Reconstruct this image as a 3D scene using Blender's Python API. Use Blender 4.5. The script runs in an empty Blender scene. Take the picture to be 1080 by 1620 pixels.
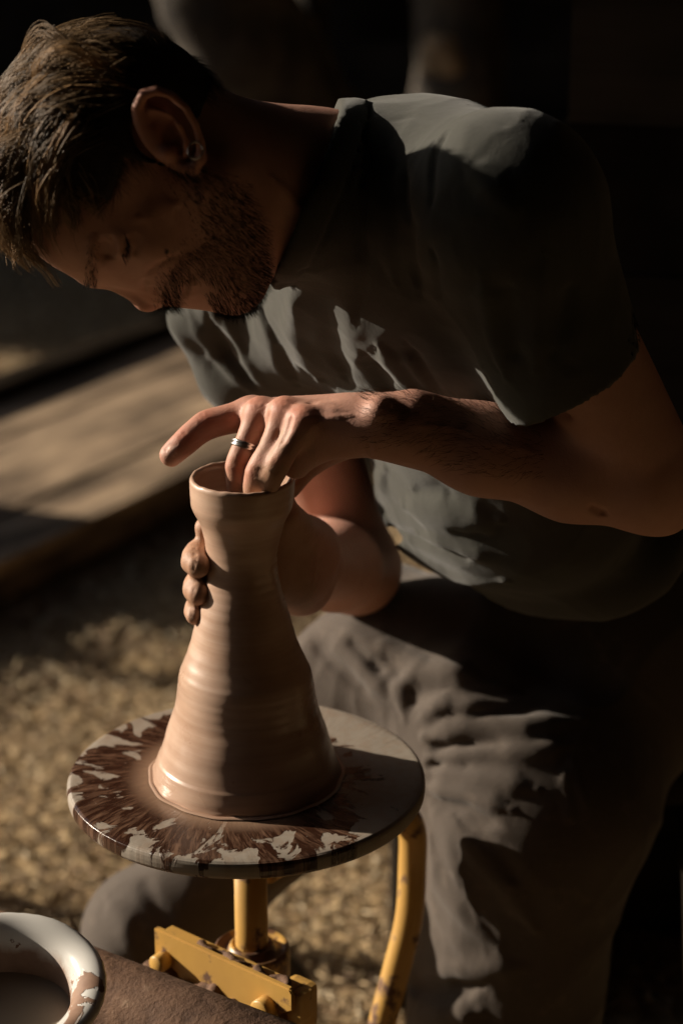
import bpy, bmesh, math, random
import numpy as np
from mathutils import Vector, Matrix
random.seed(7); RNG = np.random.default_rng(7)
R = math.radians
scene = bpy.context.scene
COL = scene.collection

# ------------------------------------------------------------------ camera, world, sun
PITCH = R(20.3); FPX = 3400.0; CAMZ = 1.4605
cam_d = bpy.data.cameras.new('camera'); cam = bpy.data.objects.new('camera', cam_d); COL.objects.link(cam)
cam.location = (0, 0, CAMZ); cam.rotation_euler = (math.pi/2-PITCH, 0, 0)
cam_d.sensor_fit = 'VERTICAL'; cam_d.sensor_height = 36; cam_d.lens = 36*FPX/1620
cam_d.clip_start = .05; cam_d.clip_end = 400
cam_d.dof.use_dof = True; cam_d.dof.focus_distance = 1.73; cam_d.dof.aperture_fstop = 3.5
scene.camera = cam
SUN_EL, SUN_AZ = R(18.5), R(18)          # azimuth: from the left, turned behind the potter
L_TO = np.array([-math.cos(SUN_AZ)*math.cos(SUN_EL), math.sin(SUN_AZ)*math.cos(SUN_EL), math.sin(SUN_EL)])
w = bpy.data.worlds.new('World'); scene.world = w; w.use_nodes = True
nt = w.node_tree; nt.nodes.clear()
sky = nt.nodes.new('ShaderNodeTexSky'); sky.sky_type = 'NISHITA'; sky.sun_disc = False
sky.sun_elevation = SUN_EL; sky.sun_rotation = math.atan2(L_TO[0], L_TO[1]); sky.dust_density = 1.5; sky.air_density = 1.0
bg = nt.nodes.new('ShaderNodeBackground'); bg.inputs[1].default_value = .06
wo = nt.nodes.new('ShaderNodeOutputWorld'); nt.links.new(sky.outputs[0], bg.inputs[0]); nt.links.new(bg.outputs[0], wo.inputs[0])
sl = bpy.data.lights.new('sun', 'SUN'); sl.energy = 5.0; sl.angle = R(.6); sl.color = (1, .88, .72)
so = bpy.data.objects.new('sun', sl); COL.objects.link(so)
so.rotation_euler = Vector(-L_TO).to_track_quat('-Z', 'Y').to_euler()
scene.view_settings.view_transform = 'Standard'; scene.view_settings.look = 'None'
scene.view_settings.exposure = 0.62; scene.view_settings.gamma = 1
scene.view_settings.use_curve_mapping = False
scene.cycles.max_bounces = 6; scene.cycles.use_denoising = True

# ------------------------------------------------------------------ helpers
cP, sP = math.cos(PITCH), math.sin(PITCH)
def ray(px, py):
    a = (px-540)/FPX; b = (810-py)/FPX
    return np.array([a, cP+b*sP, -sP+b*cP])
def at(px, py, Y):
    d = ray(px, py); return np.array([0, 0, CAMZ])+d*(Y/d[1])
def at_z(px, py, z):
    d = ray(px, py); return np.array([0, 0, CAMZ])+d*((z-CAMZ)/d[2])

def tag(o, label=None, cat=None, group=None, kind=None):
    if label: o['label'] = label
    if cat: o['category'] = cat
    if group: o['group'] = group
    if kind: o['kind'] = kind
    return o
def empty(name, loc, rz=0):
    o = bpy.data.objects.new(name, None); COL.objects.link(o); o.location = loc; o.rotation_euler = (0, 0, rz)
    o.empty_display_size = .05
    return o
def link(name, me, mat=None, parent=None, smooth=True):
    o = bpy.data.objects.new(name, me); COL.objects.link(o)
    if mat is not None:
        for m in (mat if isinstance(mat, (list, tuple)) else [mat]): me.materials.append(m)
    if smooth: me.shade_smooth()
    if parent is not None:
        o.parent = parent
        # geometry is written in world space: cancel the parent's placing
        o.matrix_parent_inverse = (Matrix.Translation(parent.location) @ parent.rotation_euler.to_matrix().to_4x4()).inverted() if parent.type == 'EMPTY' else Matrix.Identity(4)
    return o
def mesh_np(name, V, F):
    """V (n,3); F (m,k) int array of one polygon size"""
    V = np.ascontiguousarray(V, dtype=np.float32); F = np.ascontiguousarray(F, dtype=np.int32)
    me = bpy.data.meshes.new(name); n, k = F.shape
    me.vertices.add(len(V)); me.vertices.foreach_set('co', V.ravel())
    me.loops.add(n*k); me.loops.foreach_set('vertex_index', F.ravel())
    me.polygons.add(n); me.polygons.foreach_set('loop_start', np.arange(0, n*k, k, dtype=np.int32))
    me.update(calc_edges=True); me.validate()
    return me
def colattr(me, name, vals):
    a = me.color_attributes.new(name, 'FLOAT_COLOR', 'POINT')
    c = np.ones((len(vals), 4), np.float32); c[:, :3] = vals if vals.ndim == 2 else vals[:, None]
    a.data.foreach_set('color', c.ravel())
def bm_mesh(name, bm):
    me = bpy.data.meshes.new(name); bm.to_mesh(me); bm.free(); return me
def box_bm(bm, c, size, rot=None, bevel=0):
    r = bmesh.ops.create_cube(bm, size=1)
    M = Matrix.Translation(c) @ (rot if rot is not None else Matrix.Identity(4)) @ Matrix.Diagonal((*size, 1))
    bmesh.ops.transform(bm, matrix=M, verts=r['verts'])
    if bevel:
        es = list({e for v in r['verts'] for e in v.link_edges})
        bmesh.ops.bevel(bm, geom=es, offset=bevel, segments=2, profile=.7, affect='EDGES')
def tube(pts, radii, n=16, cap=True):
    pts = np.asarray(pts, float); m = len(pts); radii = np.broadcast_to(radii, (m,))
    T = np.gradient(pts, axis=0); T /= np.linalg.norm(T, axis=1)[:, None]
    up = np.array([0, 0, 1.]) if abs(T[0][2]) < .9 else np.array([0, 1., 0])
    V = []; N = np.cross(T[0], up); N /= np.linalg.norm(N)
    for i in range(m):
        N = N-T[i]*N.dot(T[i]); N /= np.linalg.norm(N); B = np.cross(T[i], N)
        a = np.arange(n)*2*np.pi/n
        V.append(pts[i]+radii[i]*(np.cos(a)[:, None]*N+np.sin(a)[:, None]*B))
    V = np.concatenate(V); F = []
    for i in range(m-1):
        for j in range(n):
            k = (j+1) % n; F.append((i*n+j, i*n+k, (i+1)*n+k, (i+1)*n+j))
    faces = [tuple(f) for f in F]
    if cap: faces += [tuple(range(n))[::-1], tuple(range((m-1)*n, m*n))]
    me = bpy.data.meshes.new('t'); me.from_pydata(V.tolist(), [], faces); me.update(); return me
def spline(pts, n=8):
    """Catmull-Rom through points"""
    P = np.asarray(pts, float)
    P = np.vstack([2*P[0]-P[1], P, 2*P[-1]-P[-2]]); out = []
    for i in range(1, len(P)-2):
        for t in np.linspace(0, 1, n, endpoint=False):
            p0, p1, p2, p3 = P[i-1:i+3]
            out.append(.5*((2*p1)+(-p0+p2)*t+(2*p0-5*p1+4*p2-p3)*t*t+(-p0+3*p1-3*p2+p3)*t**3))
    out.append(P[-2]); return np.array(out)
def lathe(prof, c, n=96, wob=None):
    """prof: list of (r,z) -> quads round axis at c"""
    prof = np.asarray(prof, float); m = len(prof); a = np.arange(n)*2*np.pi/n
    r = prof[:, 0][:, None]+np.zeros(n)[None]; z = prof[:, 1][:, None]+np.zeros(n)[None]
    if wob is not None:
        dr, dz = wob(prof[:, 0][:, None], prof[:, 1][:, None], a[None], np.arange(m)[:, None]); r = r+dr; z = z+dz
    V = np.stack([c[0]+r*np.cos(a), c[1]+r*np.sin(a), c[2]+z], -1).reshape(-1, 3)
    i = np.arange(m-1)[:, None]*n; j = np.arange(n)[None]; k = (j+1) % n
    F = np.stack([i+j, i+k, i+n+k, i+n+j], -1).reshape(-1, 4)
    return mesh_np('lathe', V, F)

# ------------------------------------------------------------------ material kit
class MK:
    def __init__(s, name, rough=.6, spec=.5, base=(.5, .5, .5)):
        s.m = bpy.data.materials.new(name); s.m.use_nodes = True; s.nt = s.m.node_tree
        s.b = s.nt.nodes['Principled BSDF']; s.b.inputs['Roughness'].default_value = rough
        s.b.inputs['Specular IOR Level'].default_value = spec; s.b.inputs['Base Color'].default_value = (*base, 1)
        s.tc = s.n('TexCoord')
    def n(s, t, **k):
        nd = s.nt.nodes.new('ShaderNode'+t)
        for a, v in k.items():
            if a in nd.inputs: s.put(nd.inputs[a], v)
            else: setattr(nd, a, v)
        return nd
    def put(s, inp, v):
        if isinstance(v, bpy.types.NodeSocket): s.nt.links.new(v, inp)
        else: inp.default_value = v
    def obj(s): return s.tc.outputs['Object']
    def map(s, vec, scale=(1, 1, 1), rot=(0, 0, 0), loc=(0, 0, 0)):
        nd = s.n('Mapping'); s.put(nd.inputs[0], vec); nd.inputs['Scale'].default_value = scale; nd.inputs['Rotation'].default_value = rot; nd.inputs['Location'].default_value = loc
        return nd.outputs[0]
    def noise(s, vec, scale, detail=4, rough=.55, dist=0):
        nd = s.n('TexNoise'); s.put(nd.inputs['Vector'], vec)
        nd.inputs['Scale'].default_value = scale; nd.inputs['Detail'].default_value = detail; nd.inputs['Roughness'].default_value = rough; nd.inputs['Distortion'].default_value = dist
        return nd.outputs['Fac']
    def vor(s, vec, scale, feature='F1', rnd=1):
        nd = s.n('TexVoronoi', feature=feature); s.put(nd.inputs['Vector'], vec); nd.inputs['Scale'].default_value = scale; nd.inputs['Randomness'].default_value = rnd
        return nd
    def ramp(s, fac, stops, interp='LINEAR'):
        nd = s.n('ValToRGB'); s.put(nd.inputs[0], fac); cr = nd.color_ramp; cr.interpolation = interp
        while len(cr.elements) < len(stops): cr.elements.new(.5)
        for e, (p, c) in zip(cr.elements, stops):
            e.position = p; e.color = (*(c if isinstance(c, (tuple, list)) else (c, c, c)), 1)
        return nd.outputs[0]
    def mix(s, fac, a, b, mode='MIX'):
        nd = s.n('Mix', data_type='RGBA', blend_type=mode); s.put(nd.inputs[0], fac)
        for i, v in ((6, a), (7, b)):
            s.put(nd.inputs[i], (*v, 1) if isinstance(v, tuple) else v)
        return nd.outputs[2]
    def math(s, op, a, b=0, clamp=False):
        nd = s.n('Math', operation=op, use_clamp=clamp); s.put(nd.inputs[0], a); s.put(nd.inputs[1], b); return nd.outputs[0]
    def attr(s, name):
        nd = s.n('Attribute'); nd.attribute_name = name; return nd
    def color(s, c): s.put(s.b.inputs['Base Color'], (*c, 1) if isinstance(c, tuple) else c)
    def rough(s, c): s.put(s.b.inputs['Roughness'], c)
    def bump(s, h, strength=.3, dist=.002, prev=None):
        nd = s.n('Bump'); s.put(nd.inputs['Height'], h); nd.inputs['Strength'].default_value = strength; nd.inputs['Distance'].default_value = dist
        if prev is not None: s.put(nd.inputs['Normal'], prev)
        s.nt.links.new(nd.outputs[0], s.b.inputs['Normal']); return nd.outputs[0]

# ------------------------------------------------------------------ signed distance sculpting
class SDF:
    """union / cut of tapered capsules and ellipsoids with smooth blends, plus fold strokes laid on the surface"""
    def __init__(s): s.pr = []; s.st = []; s.post = None
    def cap(s, a, b, ra, rb, k=.01, op='u'):
        s.pr.append(('c', np.array(a, float), np.array(b, float), ra, rb, k, op)); return s
    def ball(s, a, r, k=.01, op='u'): return s.cap(a, np.array(a)+[0, 0, 1e-5], r, r, k, op)
    def ell(s, c, M, rad, k=.01, op='u'):
        """M rows = axes"""
        s.pr.append(('e', np.array(c, float), np.array(M, float), np.array(rad, float), None, k, op)); return s
    def chain(s, pts, rad, k=.01, op='u'):
        s.pr.append(('p', np.array(pts, float), np.array(rad, float), None, None, k, op)); return s
    def stroke(s, pts, w, h):
        s.st.append((np.array(pts, float), w, h)); return s
    @staticmethod
    def pd(p, P):
        if p[0] == 'c':
            a, b, ra, rb = p[1], p[2], p[3], p[4]
            ab = (b-a).astype(np.float32); v = P-a.astype(np.float32)
            t = np.clip(v@ab/max(ab@ab, 1e-12), 0, 1)
            q = v-t[:, None]*ab
            return np.sqrt(np.einsum('ij,ij->i', q, q))-(ra+(rb-ra)*t)
        if p[0] == 'p':
            best = None
            for i in range(len(p[1])-1):
                a = p[1][i].astype(np.float32); ab = (p[1][i+1]-p[1][i]).astype(np.float32); v = P-a
                t = np.clip(v@ab/max(ab@ab, 1e-12), 0, 1); q = v-t[:, None]*ab
                e = np.sqrt(np.einsum('ij,ij->i', q, q))-(p[2][i]+(p[2][i+1]-p[2][i])*t)
                if best is None: best = e
                else:
                    h = np.maximum(.0016-np.abs(best-e), 0)/.0016; best = np.minimum(best, e)-h*h*.0002
            return best
        c, M, r = p[1], p[2], p[3]
        q = (P-c.astype(np.float32))@M.T.astype(np.float32)
        k0 = np.sqrt(((q/r)**2).sum(1)); k1 = np.sqrt(((q/(r*r))**2).sum(1))+1e-9
        return k0*(k0-1)/k1
    def fold(s, P, prims, strokes):
        d = np.full(len(P), 10., np.float32)
        for p in prims:
            e = s.pd(p, P).astype(np.float32); k = p[5]
            if p[6] == 'u':
                h = np.maximum(k-np.abs(d-e), 0)/k; d = np.minimum(d, e)-h*h*k*.25
            else:
                e = -e; h = np.maximum(k-np.abs(d-e), 0)/k; d = np.maximum(d, e)+h*h*k*.25
        for (pts, w_, h_) in strokes:
            best = None
            for i in range(len(pts)-1):
                a = pts[i].astype(np.float32); ab = (pts[i+1]-pts[i]).astype(np.float32); v = P-a
                t = np.clip(v@ab/max(ab@ab, 1e-12), 0, 1); q = v-t[:, None]*ab; e = np.einsum('ij,ij->i', q, q)
                if len(pts) > 2:   # taper the ends of a stroke
                    u = (i+t)/(len(pts)-1); e = e/np.clip(np.minimum(u, 1-u)*5, .25, 1)**2
                best = e if best is None else np.minimum(best, e)
            d -= h_*np.exp(-best/(w_*w_)).astype(np.float32)
        if s.post: d = s.post(d, P)
        return d
    def ev(s, P, B=.03):
        P = np.asarray(P, np.float32); key = np.floor(P/B).astype(np.int64)
        kk = (key[:, 0]+5000)*100000000+(key[:, 1]+5000)*10000+(key[:, 2]+5000)
        order = np.argsort(kk, kind='stable'); ks = kk[order]; cut = np.flatnonzero(np.diff(ks))+1
        out = np.empty(len(P), np.float32); rad = B*.87
        groups = np.split(order, cut)
        C = np.array([(key[g[0]]+.5)*B for g in groups], np.float32)
        D = np.stack([s.pd(p, C) for p in s.pr], 1)
        isu = np.array([p[6] == 'u' for p in s.pr]); ks_ = np.array([p[5] for p in s.pr])
        dm = np.where(isu[None], D, 9).min(1)
        keep = np.where(isu[None], D < (dm+2*rad*1.3)[:, None]+ks_[None]+.004, D < rad*1.4+ks_[None]+.004)
        if s.st:
            SD = np.stack([np.sqrt(np.min([((C-q)**2).sum(1) for q in _dens(pts)], 0))-rad-3*w_ for pts, w_, _ in s.st], 1) < 0
        for gi, g in enumerate(groups):
            pr = [p for p, q in zip(s.pr, keep[gi]) if q]
            st = [t for t, q in zip(s.st, SD[gi]) if q] if s.st else []
            out[g] = s.fold(P[g], pr, st)
        return out
    def bounds(s):
        lo, hi = [], []
        for p in s.pr:
            if p[6] != 'u': continue
            if p[0] == 'c':
                r = max(p[3], p[4]); lo += [p[1]-r, p[2]-r]; hi += [p[1]+r, p[2]+r]
            elif p[0] == 'p': r = p[2].max(); lo.append(p[1].min(0)-r); hi.append(p[1].max(0)+r)
            else: r = p[3].max(); lo.append(p[1]-r); hi.append(p[1]+r)
        return np.min(lo, 0)-.012, np.max(hi, 0)+.012
    def march(s, px, py, y0=1.2, n=60):
        """photo pixel -> point on this surface"""
        px = np.atleast_1d(px).astype(float); py = np.atleast_1d(py).astype(float)
        D = np.stack([ray(a, b) for a, b in zip(px, py)]); D /= np.linalg.norm(D, axis=1)[:, None]
        t = np.full(len(px), y0); O = np.array([0, 0, CAMZ]); best = np.full(len(px), 9.); bt = t.copy()
        for _ in range(n):
            d = s.ev(O+D*t[:, None]); m = d < best; best[m] = d[m]; bt[m] = t[m]; t = t+np.clip(d, -.02, .1)*.8
        return O+D*bt[:, None]
    def polish(s, V, it=2):
        e = 4e-4; K = np.array([[1, -1, -1], [-1, -1, 1], [-1, 1, -1], [1, 1, 1]], np.float32)
        for _ in range(it):
            d4 = [s.ev(V+e*k) for k in K]
            G = sum(k[None]*d[:, None] for k, d in zip(K, d4))/(4*e); d0 = sum(d4)/4
            g2 = (G**2).sum(1)+1e-6
            st = -(d0/g2)[:, None]*G; L = np.linalg.norm(st, axis=1)[:, None]
            V = V+st*np.minimum(1, s.vox*.6/(L+1e-9))
        return V.astype(np.float32)
    def mesh(s, name, vox, polish=1, clip=None):
        s.vox = vox; lo, hi = s.bounds()
        if clip: lo = np.maximum(lo, clip[0]); hi = np.minimum(hi, clip[1])
        NB = 16; nb = np.ceil((hi-lo)/(vox*NB)).astype(int); N = nb*NB+1
        gi = np.stack(np.meshgrid(*[np.arange(k) for k in nb], indexing='ij'), -1).reshape(-1, 3)
        C = lo+(gi+.5)*NB*vox; dc = s.ev(C); Rr = NB*vox*.87
        A = np.ones(N, np.float32); act = np.abs(dc) < Rr*1.5+.012
        for g, d in zip(gi[~act], dc[~act]):
            x, y, z = g*NB; A[x:x+NB+1, y:y+NB+1, z:z+NB+1] = 1 if d > 0 else -1
        r = np.arange(NB+1); L = np.stack(np.meshgrid(r, r, r, indexing='ij'), -1).reshape(-1, 3)
        D = np.stack([s.pd(p, C[act].astype(np.float32)) for p in s.pr], 1)
        isu = np.array([p[6] == 'u' for p in s.pr]); kk = np.array([p[5] for p in s.pr]); dm = np.where(isu[None], D, 9).min(1)
        keep = np.where(isu[None], D < (dm+2*Rr*1.3)[:, None]+kk[None]+.004, D < Rr*1.4+kk[None]+.004)
        Ca = C[act]
        SD = np.stack([np.sqrt(np.min([((Ca-q)**2).sum(1) for q in _dens(pts)], 0))-Rr-3*w_ < 0 for pts, w_, _ in s.st], 1) if s.st else None
        for i, g in enumerate(gi[act]):
            base = g*NB; P = (lo+(base+L)*vox).astype(np.float32)
            v = s.fold(P, [p for p, q in zip(s.pr, keep[i]) if q], [t for t, q in zip(s.st, SD[i]) if q] if s.st else [])
            x, y, z = base; A[x:x+NB+1, y:y+NB+1, z:z+NB+1] = v.reshape(NB+1, NB+1, NB+1)
        for ax in range(3):
            sl0 = [slice(None)]*3
            for e_ in (0, -1):
                sl0[ax] = e_; A[tuple(sl0)] = np.abs(A[tuple(sl0)])+1e-5
        S = A < 0
        c = S[:-1, :-1, :-1].astype(np.int8)
        for dx in (0, 1):
            for dy in (0, 1):
                for dz in (0, 1):
                    if dx+dy+dz: c = c+S[dx:N[0]-1+dx, dy:N[1]-1+dy, dz:N[2]-1+dz]
        cells = np.argwhere((c > 0) & (c < 8)); ID = np.full(N-1, -1, np.int32); ID[tuple(cells.T)] = np.arange(len(cells))
        acc = np.zeros((len(cells), 3)); cnt = np.zeros(len(cells))
        off = [(0, 0, 0), (1, 0, 0), (0, 1, 0), (1, 1, 0), (0, 0, 1), (1, 0, 1), (0, 1, 1), (1, 1, 1)]
        val = [A[tuple((cells+o).T)] for o in off]
        for i in range(8):
            for j in range(i+1, 8):
                df = np.abs(np.subtract(off[i], off[j])).sum()
                if df != 1: continue
                m = (val[i] < 0) != (val[j] < 0); t = val[i][m]/(val[i][m]-val[j][m])
                acc[m] += np.array(off[i])+t[:, None]*(np.subtract(off[j], off[i])); cnt[m] += 1
        V = lo+(cells+acc/cnt[:, None])*vox
        F = []
        for ax in range(3):
            a, b = (ax+1) % 3, (ax+2) % 3
            s0 = [slice(None)]*3; s1 = [slice(None)]*3; s0[ax] = slice(0, -1); s1[ax] = slice(1, None)
            ch = np.argwhere(S[tuple(s0)] != S[tuple(s1)]); inside = S[tuple(ch.T)]
            ea = np.zeros(3, int); ea[a] = 1; eb = np.zeros(3, int); eb[b] = 1
            q = np.stack([ID[tuple((ch-ea-eb).T)], ID[tuple((ch-eb).T)], ID[tuple(ch.T)], ID[tuple((ch-ea).T)]], 1)
            q[~inside] = q[~inside][:, ::-1]; F.append(q)
        F = np.concatenate(F)
        if polish: V = s.polish(V.astype(np.float32), polish)
        s.V = V
        return mesh_np(name, V, F)
def _dens(pts):
    if len(pts) > 6: return pts
    return np.concatenate([np.linspace(pts[i], pts[i+1], 4) for i in range(len(pts)-1)])
def crease(P, f, seed=0, sharp=3):
    """thin ridges like pinched cloth, 0..1"""
    return (1-np.abs(wav(P, f, seed)))**sharp
def wav(P, f, seed=0, n=5):
    """cheap smooth pseudo-noise in -1..1"""
    rg = np.random.default_rng(seed); o = np.zeros(len(P), np.float32); W = P.astype(np.float32)
    for i in range(n):
        d = rg.normal(size=3); d = d/np.linalg.norm(d)*f*(.6+.9*rg.random())
        o += np.sin(W@d.astype(np.float32)+rg.random()*6.28+1.3*np.sin((W@np.roll(d, 1).astype(np.float32))*.7)).astype(np.float32)
    return o/n
# ------------------------------------------------------------------ materials
def m_ground():
    k = MK('dry_ground', .95, .2); v = k.obj()
    n1 = k.noise(v, 1.7, 5); n2 = k.noise(v, 22, 6, .7); n3 = k.vor(v, 34)
    c = k.ramp(n2, [(.28, (.16, .10, .050)), (.5, (.42, .29, .150)), (.7, (.66, .49, .28))])
    c = k.mix(k.ramp(n1, [(.35, 0), (.7, .55)]), c, (.16, .11, .065))
    k.color(c); k.bump(k.math('ADD', n2, n3.outputs['Distance']), .9, .02); return k.m
def m_wood(name, a, b, scale=1, rough=.75):
    k = MK(name, rough, .3 if rough < .95 else 0); v = k.obj(); inf = k.n('ObjectInfo')
    off = k.n('Combine' + 'XYZ'); k.put(off.inputs[0], k.math('MULTIPLY', inf.outputs['Random'], 37.0)); k.put(off.inputs[1], k.math('MULTIPLY', inf.outputs['Random'], 11.0))
    va = k.n('VectorMath', operation='ADD'); k.put(va.inputs[0], v); k.put(va.inputs[1], off.outputs[0])
    s = k.map(va.outputs[0], (1.2*scale, 26*scale, 26*scale)); n = k.noise(s, 1.6, 6, .65, 1.0); n2 = k.noise(k.map(va.outputs[0], (1, 3.2, 1)), 3.4*scale, 4, .6)
    c = k.ramp(n, [(.25, a), (.72, b)]); c = k.mix(k.ramp(n2, [(.36, 0), (.60, .9)]), c, tuple(x*.35 for x in a))
    k.color(c); k.bump(n, .5, .003); return k.m
def m_clay():
    k = MK('wet_clay', .42, .5); v = k.obj()
    s = k.map(v, (3, 3, 260)); n = k.noise(s, 1.0, 5, .6); s2 = k.map(v, (14, 14, 60)); n2 = k.noise(s2, 1.0, 4, .6); n3 = k.noise(v, 60, 4)
    c = k.ramp(n2, [(.3, (.40, .250, .175)), (.6, (.48, .315, .225)), (.8, (.55, .38, .28))])
    c = k.mix(k.ramp(n, [(.45, 0), (.75, .35)]), c, (.58, .43, .33)); k.color(c)
    k.rough(k.ramp(k.noise(v, 22, 3), [(.35, .24), (.6, .50)]))
    b = k.bump(n, .12, .0008); k.bump(n3, .12, .001, b)
    k.b.inputs['Coat Weight'].default_value = .3; k.b.inputs['Coat Roughness'].default_value = .22; return k.m
def m_wheelhead():
    """grey scratched metal splashed with thin brown slip thrown outwards"""
    k = MK('slip_splashed_metal', .5, .5); v = k.obj()
    sep = k.n('SeparateXYZ'); k.put(sep.inputs[0], v); x, y = sep.outputs[0], sep.outputs[1]
    r = k.math('SQRT', k.math('ADD', k.math('MULTIPLY', x, x), k.math('MULTIPLY', y, y)))
    th = k.math('ARCTAN2', y, x)
    # angular coordinate through cos/sin so that there is no seam; stretched along the radius
    def polar(fa, fr, twist=0):
        t = k.math('ADD', th, k.math('MULTIPLY', r, twist))
        cb = k.n('Combine'+'XYZ'); k.put(cb.inputs[0], k.math('MULTIPLY', k.math('COSINE', t), fa)); k.put(cb.inputs[1], k.math('MULTIPLY', k.math('SINE', t), fa)); k.put(cb.inputs[2], k.math('MULTIPLY', r, fr)); return cb.outputs[0]
    runs = k.noise(polar(3.2, 14, 1.2), 1.6, 6, .58, 1.1)
    runs2 = k.noise(polar(11, 14, -2), 2.6, 6, .65, .5)
    blot = k.noise(v, 27, 3, .5, .6)
    ring = k.n('TexWave', wave_type='RINGS', rings_direction='Z'); k.put(ring.inputs['Vector'], v); ring.inputs['Scale'].default_value = 130; ring.inputs['Distortion'].default_value = 1.5
    grey = k.mix(k.noise(k.map(v, (8, 8, 8)), 3, 5), (.26, .222, .180), (.37, .318, .26))
    grey = k.mix(k.math('MULTIPLY', ring.outputs['Fac'], .22), grey, (.22, .19, .16))
    grey = k.mix(k.ramp(k.noise(polar(6, 50, 0), 2, 5, .6), [(.45, 0), (.7, .55)]), grey, (.25, .17, .115))
    # right/back third of the head is clean
    side = k.math('ADD', k.math('MULTIPLY', x, -4.2), k.math('MULTIPLY', y, -3.0))
    side_c = k.math('MINIMUM', side, .12)
    m = k.math('ADD', k.math('ADD', runs, k.math('MULTIPLY', side_c, .42)), k.math('MULTIPLY', k.math('SUBTRACT', blot, .5), .60))
    m = k.math('ADD', m, k.math('MULTIPLY', k.math('SUBTRACT', .126, r), 3.2))
    wet = k.ramp(m, [(.470, 0), (.492, 1)])
    edge = k.math('SUBTRACT', k.ramp(m, [(.462, 0), (.476, 1)]), wet, True)
    brown = k.mix(k.ramp(runs2, [(.46, 0), (.66, 1)]), (.035, .014, .008), (.17, .095, .060))
    c = k.mix(wet, grey, brown)
    c = k.mix(k.math('MULTIPLY', edge, .55), c, (.05, .022, .012))
    # tan clay wash close to the pot
    clay = k.ramp(k.math('SUBTRACT', k.math('ADD', k.math('MULTIPLY', runs2, .035), r), 0.0), [(.100, 1), (.122, 0)])
    clay2 = k.math('MULTIPLY', clay, k.ramp(side, [(-.15, .15), (.10, 1)]))
    c = k.mix(clay2, c, k.mix(runs2, (.24, .14, .085), (.40, .27, .19)))
    k.color(c)
    k.rough(k.mix(k.math('MAXIMUM', wet, clay2), (.5, .5, .5), (.20, .20, .20)))
    k.bump(k.math('ADD', k.math('MULTIPLY', wet, .6), k.math('MULTIPLY', runs2, .8)), .35, .0016); return k.m
def m_yellow(dirty=False):
    k = MK('dirty_yellow_paint' if dirty else 'yellow_enamel_paint', .42, .5); v = k.obj(); n = k.noise(v, 28, 5, .65); n2 = k.noise(v, 9, 4)
    n3 = k.noise(v, 120, 3)
    c = k.mix(k.ramp(n2, [(.35, 0), (.75, 1)]), (.60, .35, .085), (.44, .25, .07))
    c = k.mix(k.ramp(n, [(.42, 0), (.52, 1)] if dirty else [(.57, 0), (.64, 1)]), c, (.13, .062, .032)); k.color(c)
    k.rough(k.ramp(n, [(.55, .42), (.68, .85)])); k.bump(n3, .15, .001); return k.m
def m_rust():
    k = MK('muddy_rusty_steel', .8, .3); v = k.obj(); n = k.noise(v, 40, 6, .7); n2 = k.noise(v, 7, 4)
    k.color(k.mix(k.ramp(n2, [(.4, 0), (.7, .7)]), k.ramp(n, [(.3, (.06, .028, .015)), (.6, (.17, .09, .05)), (.75, (.34, .23, .15))]), (.10, .055, .035)))
    k.bump(n, .8, .004); return k.m
def m_enamel():
    k = MK('chipped_white_enamel', .22, .5); v = k.obj(); n = k.noise(v, 26, 5, .6, .6); n2 = k.noise(v, 90, 3)
    s = k.n('SeparateXYZ'); k.put(s.inputs[0], v)
    low = k.ramp(k.math('ADD', s.outputs[2], k.math('MULTIPLY', n, .03)), [(-.0, 1), (.012, 0)])
    m = k.math('MAXIMUM', k.ramp(n, [(.565, 0), (.585, 1)]), k.math('MULTIPLY', low, .9))
    c = k.mix(m, (.66, .64, .60), k.mix(n2, (.16, .075, .04), (.34, .21, .14))); k.color(c)
    k.rough(k.mix(m, (.2, .2, .2), (.7, .7, .7))); k.bump(m, .5, .0015); return k.m
M_GROUND = m_ground()
M_CLAY = m_clay(); M_HEADW = m_wheelhead(); M_YEL = m_yellow(); M_RUST = m_rust(); M_EN = m_enamel()
M_YELD = m_yellow(True)
M_DECK = m_wood('weathered_plank', (.26, .175, .11), (.66, .48, .31))
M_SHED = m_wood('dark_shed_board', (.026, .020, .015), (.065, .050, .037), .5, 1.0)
M_BARK = m_wood('grey_bark', (.045, .036, .029), (.15, .12, .09), 1.4, .9)
def simple(name, c, rough=.6, **kw):
    k = MK(name, rough); n = k.noise(k.obj(), 30, 4); k.color(k.mix(n, tuple(x*.8 for x in c), tuple(min(1, x*1.2) for x in c))); k.bump(n, .1, .001)
    for a, v in kw.items(): k.b.inputs[a.replace('_', ' ')].default_value = v
    return k.m

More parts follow.
